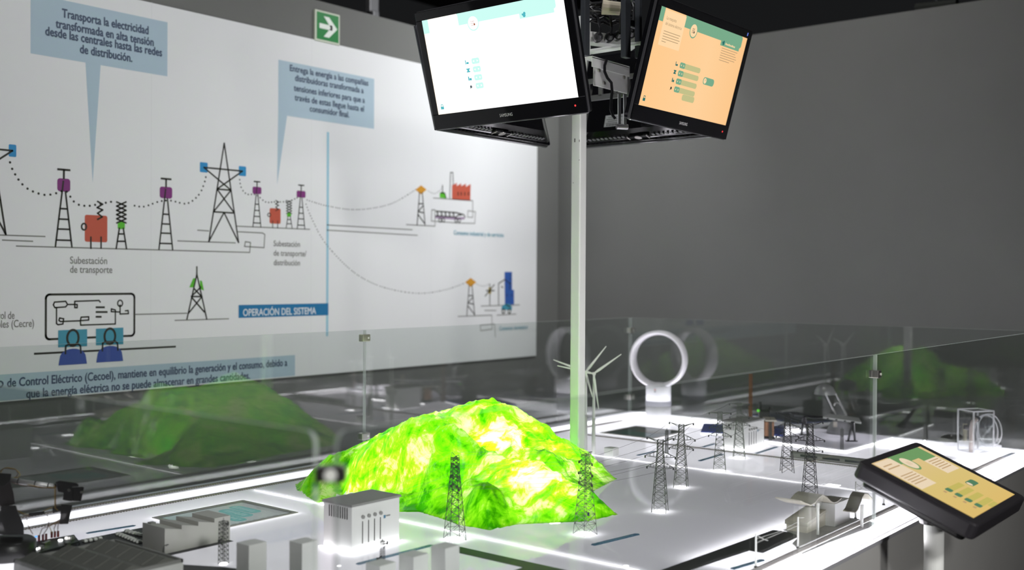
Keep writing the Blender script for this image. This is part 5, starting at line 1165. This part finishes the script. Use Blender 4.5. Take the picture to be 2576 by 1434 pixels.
B(CHROME).cyl((a.lerp(c, .5).x, a.lerp(c, .5).y, TZ+.036), (a.lerp(c, .5).x, a.lerp(c, .5).y, TZ+.045), .004, n=8).build('knob', gp)

# ------------------------------------------------------------------ trains
def train(loc, rz, L, label, m_body, nose=False):
    T = thing('model_train', label, 'model train', loc, rz, 'model trains'); w, h = .032, .038
    mb = B(m_body); y0 = -w/2
    pr = [(-w/2, .006), (w/2, .006), (w/2, .028), (w*.36, h), (-w*.36, h), (-w/2, .028)]
    n = len(pr); xs = [0, L] if not nose else [0, .012, .030, .055, L]; sc = [1, 1] if not nose else [.25, .55, .82, 1, 1]
    vs = [(x, y*k, .006+(z-.006)*k) for x, k in zip(xs, sc) for y, z in pr]
    mb.add(vs, [tuple(range(n-1, -1, -1)), tuple(range((len(xs)-1)*n, len(xs)*n))]+[(i*n+k, i*n+(k+1) % n, (i+1)*n+(k+1) % n, (i+1)*n+k) for i in range(len(xs)-1) for k in range(n)]); mb.build('body', T, bevel=.0015)
    mb = B(mat('train_window', (.02, .03, .03), .15))
    for s in (-1, 1):
        x = .075 if nose else .03
        while x+.09 < L: mb.box((x+.045, s*(w/2), .0225), (.085, .0012, .0095)); x += .11
    if nose:
        mb.hexa([(.014, -.006, .022), (.014, .006, .022), (.040, .010, .0335), (.040, -.010, .0335), (.014, -.006, .0235), (.014, .006, .0235), (.040, .010, .036), (.040, -.010, .036)])
    mb.build('window', T)
    mb = B(mat('train_stripe', (.18, .16, .16), .4))
    for s in (-1, 1): mb.box((L/2+(.03 if nose else 0), s*(w/2), .011), (L-.06*nose, .0012, .0022))
    mb.build('stripe', T)
    mb = B(BLACK)
    for x in (L*.2, L*.8):
        for s in (-1, 1): mb.box((x, s*w*.3, .003), (.03, .006, .006))
    mb.build('bogie', T)
    return T
train((4.865, 1.72, TZ+.0045), math.pi/2, .50, 'grey commuter train with dark windows on the crossing track', mat('train_grey', (.26, .27, .24), .35))
train((4.235, 1.452, TZ+.0045), 0, .55, 'silver high speed train nose peeping out under the touchscreen', mat('train_silver', (.55, .55, .57), .15, .4), True)

# ------------------------------------------------------------------ railway station
st = thing('station_building', 'white train station box with a wavy roof by the table edge', 'model building')
def wave_slab(par, name, pts, y0, y1, t, m_):
    mb = B(m_); n = len(pts); vs = [(x, y, z+k) for k in (0, t) for y in (y0, y1) for x, z in pts]; fs = []
    for i in range(n-1):
        fs += [(i, i+1, n+i+1, n+i), (2*n+i, 3*n+i, 3*n+i+1, 2*n+i+1), (i, 2*n+i, 2*n+i+1, i+1), (n+i, n+i+1, 3*n+i+1, 3*n+i)]
    fs += [(0, n, 3*n, 2*n), (n-1, 3*n-1, 4*n-1, 2*n-1)][:2]; mb.add(vs, fs); return mb.build(name, par)
SYF = 1.49
B(mat('station_white', (.90, .90, .91), .5)).box2((3.625, SYF, TZ+.0045), (3.76, 1.565, TZ+.084)).build('walls', st)
wp = [onY(px, py, SYF-.005) for px, py in ((2014, 1262), (2026, 1268), (2040, 1273), (2050, 1268), (2060, 1255), (2070, 1247), (2080, 1252), (2090, 1263), (2098, 1267), (2107, 1264), (2117, 1255))]
wave_slab(st, 'wave_roof', [(q.x, q.z) for q in wp], SYF-.005, SYF+.085, .004, CARDB)
mb = B(WHITEP); q = onY(2059, 1270, SYF-.002); g_ = TZ+.0045; mb.cyl((q.x, SYF, g_), (q.x, SYF, q.z+.006), .005, n=10); mb.build('roof_post', st)
sl = thing('station_hall', 'low cream station hall with sloping grey roof left of the wavy roof', 'model building')
x0, x1, y0, y1 = 3.47, 3.645, 1.525, 1.60; z_ = TZ+.0045
mb = B(mat('hall_cream', (.74, .69, .60), .6)); mb.hexa([(x0, y0, z_), (x1, y0, z_), (x1, y1, z_), (x0, y1, z_), (x0, y0, z_+.022), (x1, y0, z_+.050), (x1, y1, z_+.050), (x0, y1, z_+.022)]); mb.build('walls', sl)
mb = B(CARDB); mb.hexa([(x0-.004, y0-.003, z_+.022), (x1, y0-.003, z_+.051), (x1, y1+.004, z_+.051), (x0-.004, y1+.004, z_+.022), (x0-.004, y0-.003, z_+.036), (x1, y0-.003, z_+.058), (x1, y1+.004, z_+.058), (x0-.004, y1+.004, z_+.036)]); mb.build('roof', sl)
pf = tag(B(mat('platform_grey', (.36, .355, .35), .5)).prism([(3.27, 1.47), (3.80, 1.47), (3.80, 1.57), (3.47, 1.61), (3.42, 1.53), (3.31, 1.505)], TZ+.0012, TZ+.004).build('station_platform'), 'flat grey platform under the white station buildings', 'platform')
pf2 = tag(B(mat('platform_pale', (.50, .49, .50), .5)).prism([(3.40, 1.418), (3.70, 1.395), (3.78, 1.405), (3.80, 1.432), (3.22, 1.432), (3.20, 1.424), (3.30, 1.420)], TZ+.0012, TZ+.003).build('side_platform'), 'curved pale platform between the track and glowing table edge', 'platform')
cn = thing('station_canopy', 'curved beige canopy on a white post right of station box', 'canopy')
Yc = 1.412
cp = [onY(px, py, Yc) for px, py in ((2152, 1291), (2158, 1284), (2164, 1268), (2170, 1252), (2176, 1242), (2184, 1243), (2190, 1250), (2197, 1258))]
wave_slab(cn, 'roof', [(q.x, q.z) for q in cp], Yc, Yc+.045, .003, CARDB)
mb = B(WHITEP); q = onY(2167, 1270, Yc+.004); mb.cyl((q.x, Yc+.002, TZ+.0031), (q.x, Yc+.002, q.z), .0055, n=10); mb.build('post', cn)
def cat_post(px, pyb, pyt, label, arm=1):
    p = onz(px, pyb); Z = (p-EYE).dot(_F); H = (pyb-pyt)*Z/FPX
    T = thing('catenary_post', label, 'catenary post', (p.x, p.y, TZ+.001), 0, 'white overhead line posts by the track')
    B(WHITEP).cyl((0, 0, 0), (0, 0, H), .0032, .0026, n=10).build('post', T); B(LATTD).cyl((0, 0, 0), (0, 0, .006), .006, .004, n=10).build('foot', T)
    mb = B(mat('arm_grey', (.40, .40, .38), .4))
    if arm: mb.bar((0, 0, H*.96), (.03, -.012, H*.80), .0016); mb.bar((0, 0, H*.72), (.03, -.012, H*.80), .0016); mb.bar((.03, -.012, H*.80), (.045, -.018, H*.74), .0014)
    else: mb.bar((0, 0, H*.97), (.02, -.012, H*.96), .0014)
    mb.build('bracket', T); return Vector((p.x, p.y, TZ+H*.85)), T
c1, k1 = cat_post(1901, 1429, 1343, 'white overhead line post with bracket nearest the bottom edge')
c2, k2 = cat_post(2007, 1380, 1301, 'white overhead line post in front of cream station hall', 0)
c3, k3 = cat_post(2152, 1307, 1212, 'white overhead line post behind the beige canopy')
c4, k4 = cat_post(2223, 1271, 1172, 'white overhead line post beside silver train nose', 0)
for a, b, k in ((c1, c2, k1), (c3, c4, k3)):
    o_ = k.location; B(mat('arm_grey', (.40, .40, .38), .4)).tube([a-o_, (a+b)/2-o_-Vector((0, 0, .006)), b-o_], .0008, 4).build('wire', k)
    B(mat('arm_grey', (.40, .40, .38), .4)).tube([a-o_-Vector((0, 0, .012)), b-o_-Vector((0, 0, .012))], .0007, 4).build('wire', k)

# ------------------------------------------------------------------ touchscreen kiosk outside the table
ki = thing('touchscreen_kiosk', 'black tilted touchscreen with yellow picture on a white pole', 'touchscreen')
tl, tr_, br, bl = onz(2190, 1150, 1.09), onz(2314, 1101, 1.10), onz(2563, 1259, .945), onz(2452, 1341, .935)
O = (tl+tr_+br+bl)/4; ux = Vector((1, 0, 0)); uyv = ((tl+tr_)-(bl+br)); uy = Vector((0, uyv.y, uyv.z)).normalized(); KW = .555; KH = .400; nn = ux.cross(uy)
kf = bpy.data.objects.new('touchscreen', None); COL.objects.link(kf); kf.parent = ki; frame(kf, O, ux, uy)
mb = B(mat('kiosk_black', (.022, .020, .024), .35)); mb.slab(rrect(-KW/2, -KH/2, KW/2, KH/2, .025), Vector((0, 0, 0)), Vector((1, 0, 0)), Vector((0, 1, 0)), -.055, 0); mb.build('casing', kf, bevel=.008, segs=3)
mb = B(BLACK); mb.slab(rrect(-KW/2+.03, -KH/2+.03, KW/2-.03, KH/2-.03, .02), Vector((0, 0, 0)), Vector((1, 0, 0)), Vector((0, 1, 0)), -.080, -.055); mb.build('back_cover', kf, bevel=.008)
KY = screen_mat('kiosk_yellow', [(0, (.90, .62, .20)), (.5, (.86, .66, .24)), (1, (.90, .66, .34))], .80, 1, .34, -.17)
sw, sh = KW/2-.045, KH/2-.03
sc = B(KY).flat([(-sw, -sh, .0006), (sw, -sh, .0006), (sw, sh, .0006), (-sw, sh, .0006)]).build('screen', kf)
def kR(u0, v0, u1, v1, r=0): return R(-sw+2*sw*u0, -sh+2*sh*v0, -sw+2*sw*u1, -sh+2*sh*v1, r)
def kui(name, m_, polys, lift=0): return ui_mb(sc, name, m_, [[(x, y) for x, y in p] for p in polys], .0005+lift)
KG = emat('kiosk_green', (.18, .36, .14), .9); KC = emat('kiosk_cream', (.86, .70, .50), .95); KO = emat('kiosk_olive', (.58, .50, .13), .95); KT = emat('kiosk_text', (.55, .36, .18), .9); KD = emat('kiosk_dark_green', (.10, .24, .13), .9)
kui('header_bar', KG, [kR(.30, .86, .94, 1), kR(.68, .78, .94, .88)]); kui('title_block', KC, [kR(.02, .50, .32, .985)], .0002); kui('text_block', KC, [kR(.68, .55, .95, .80)], .0002)
kui('badge', KG, [disc(-sw+2*sw*.44, -sh+2*sh*.84, .042)], .0002); kui('badge_face', KC, [disc(-sw+2*sw*.44, -sh+2*sh*.84, .034)], .0004)
kui('small_print', KT, [kR(.06, .90, .22, .915), kR(.06, .85, .28, .865)]+[kR(.05, .72-.035*k, .29, .732-.035*k) for k in range(5)]+[kR(.71, .76-.035*k, .92, .772-.035*k) for k in range(5)]+[[(-sw+2*sw*.44+.010*i-.012, -sh+2*sh*.84-.010), (-sw+2*sw*.44+.010*i-.010, -sh+2*sh*.84-.010), (-sw+2*sw*.44+.010*i-.010, -sh+2*sh*.84+.010), (-sw+2*sw*.44+.010*i-.012, -sh+2*sh*.84+.010)] for i in range(3)], .0006)
for k in range(4):
    v = .37-.095*k; kui('slider_track', KO, [kR(.33, v-.032, .60, v+.032, .006)], .0002); kui('slider_button', KD, [kR(.27, v-.032, .35, v+.032, .008)], .0004); kui('icon', KT, [kR(.21, v-.015, .245, v+.015)], .0003)
kui('reset_button', KO, [kR(.42, .0, .58, .045, .004)], .0002); kui('start_button', KD, [kR(.66, .29, .83, .375, .012)], .0002); kui('start_badge', KC, [disc(-sw+2*sw*.69, -sh+2*sh*.332, .011)], .0004)
pc = onY(2350, 1300, O.y+.02); 
B(POLEM).cyl((pc.x, O.y+.02, .012), (pc.x, O.y+.02, O.z-.075), .031, n=28).build('pole', ki)
B(BLACK).cyl((pc.x, O.y+.02, O.z-.14), (pc.x, O.y+.02, O.z-.075), .045, .06, n=20).build('tilt_joint', ki); B(DARKGREY).cyl((pc.x, O.y+.02, 0), (pc.x, O.y+.02, .012), .16, n=32).build('base_plate', ki)
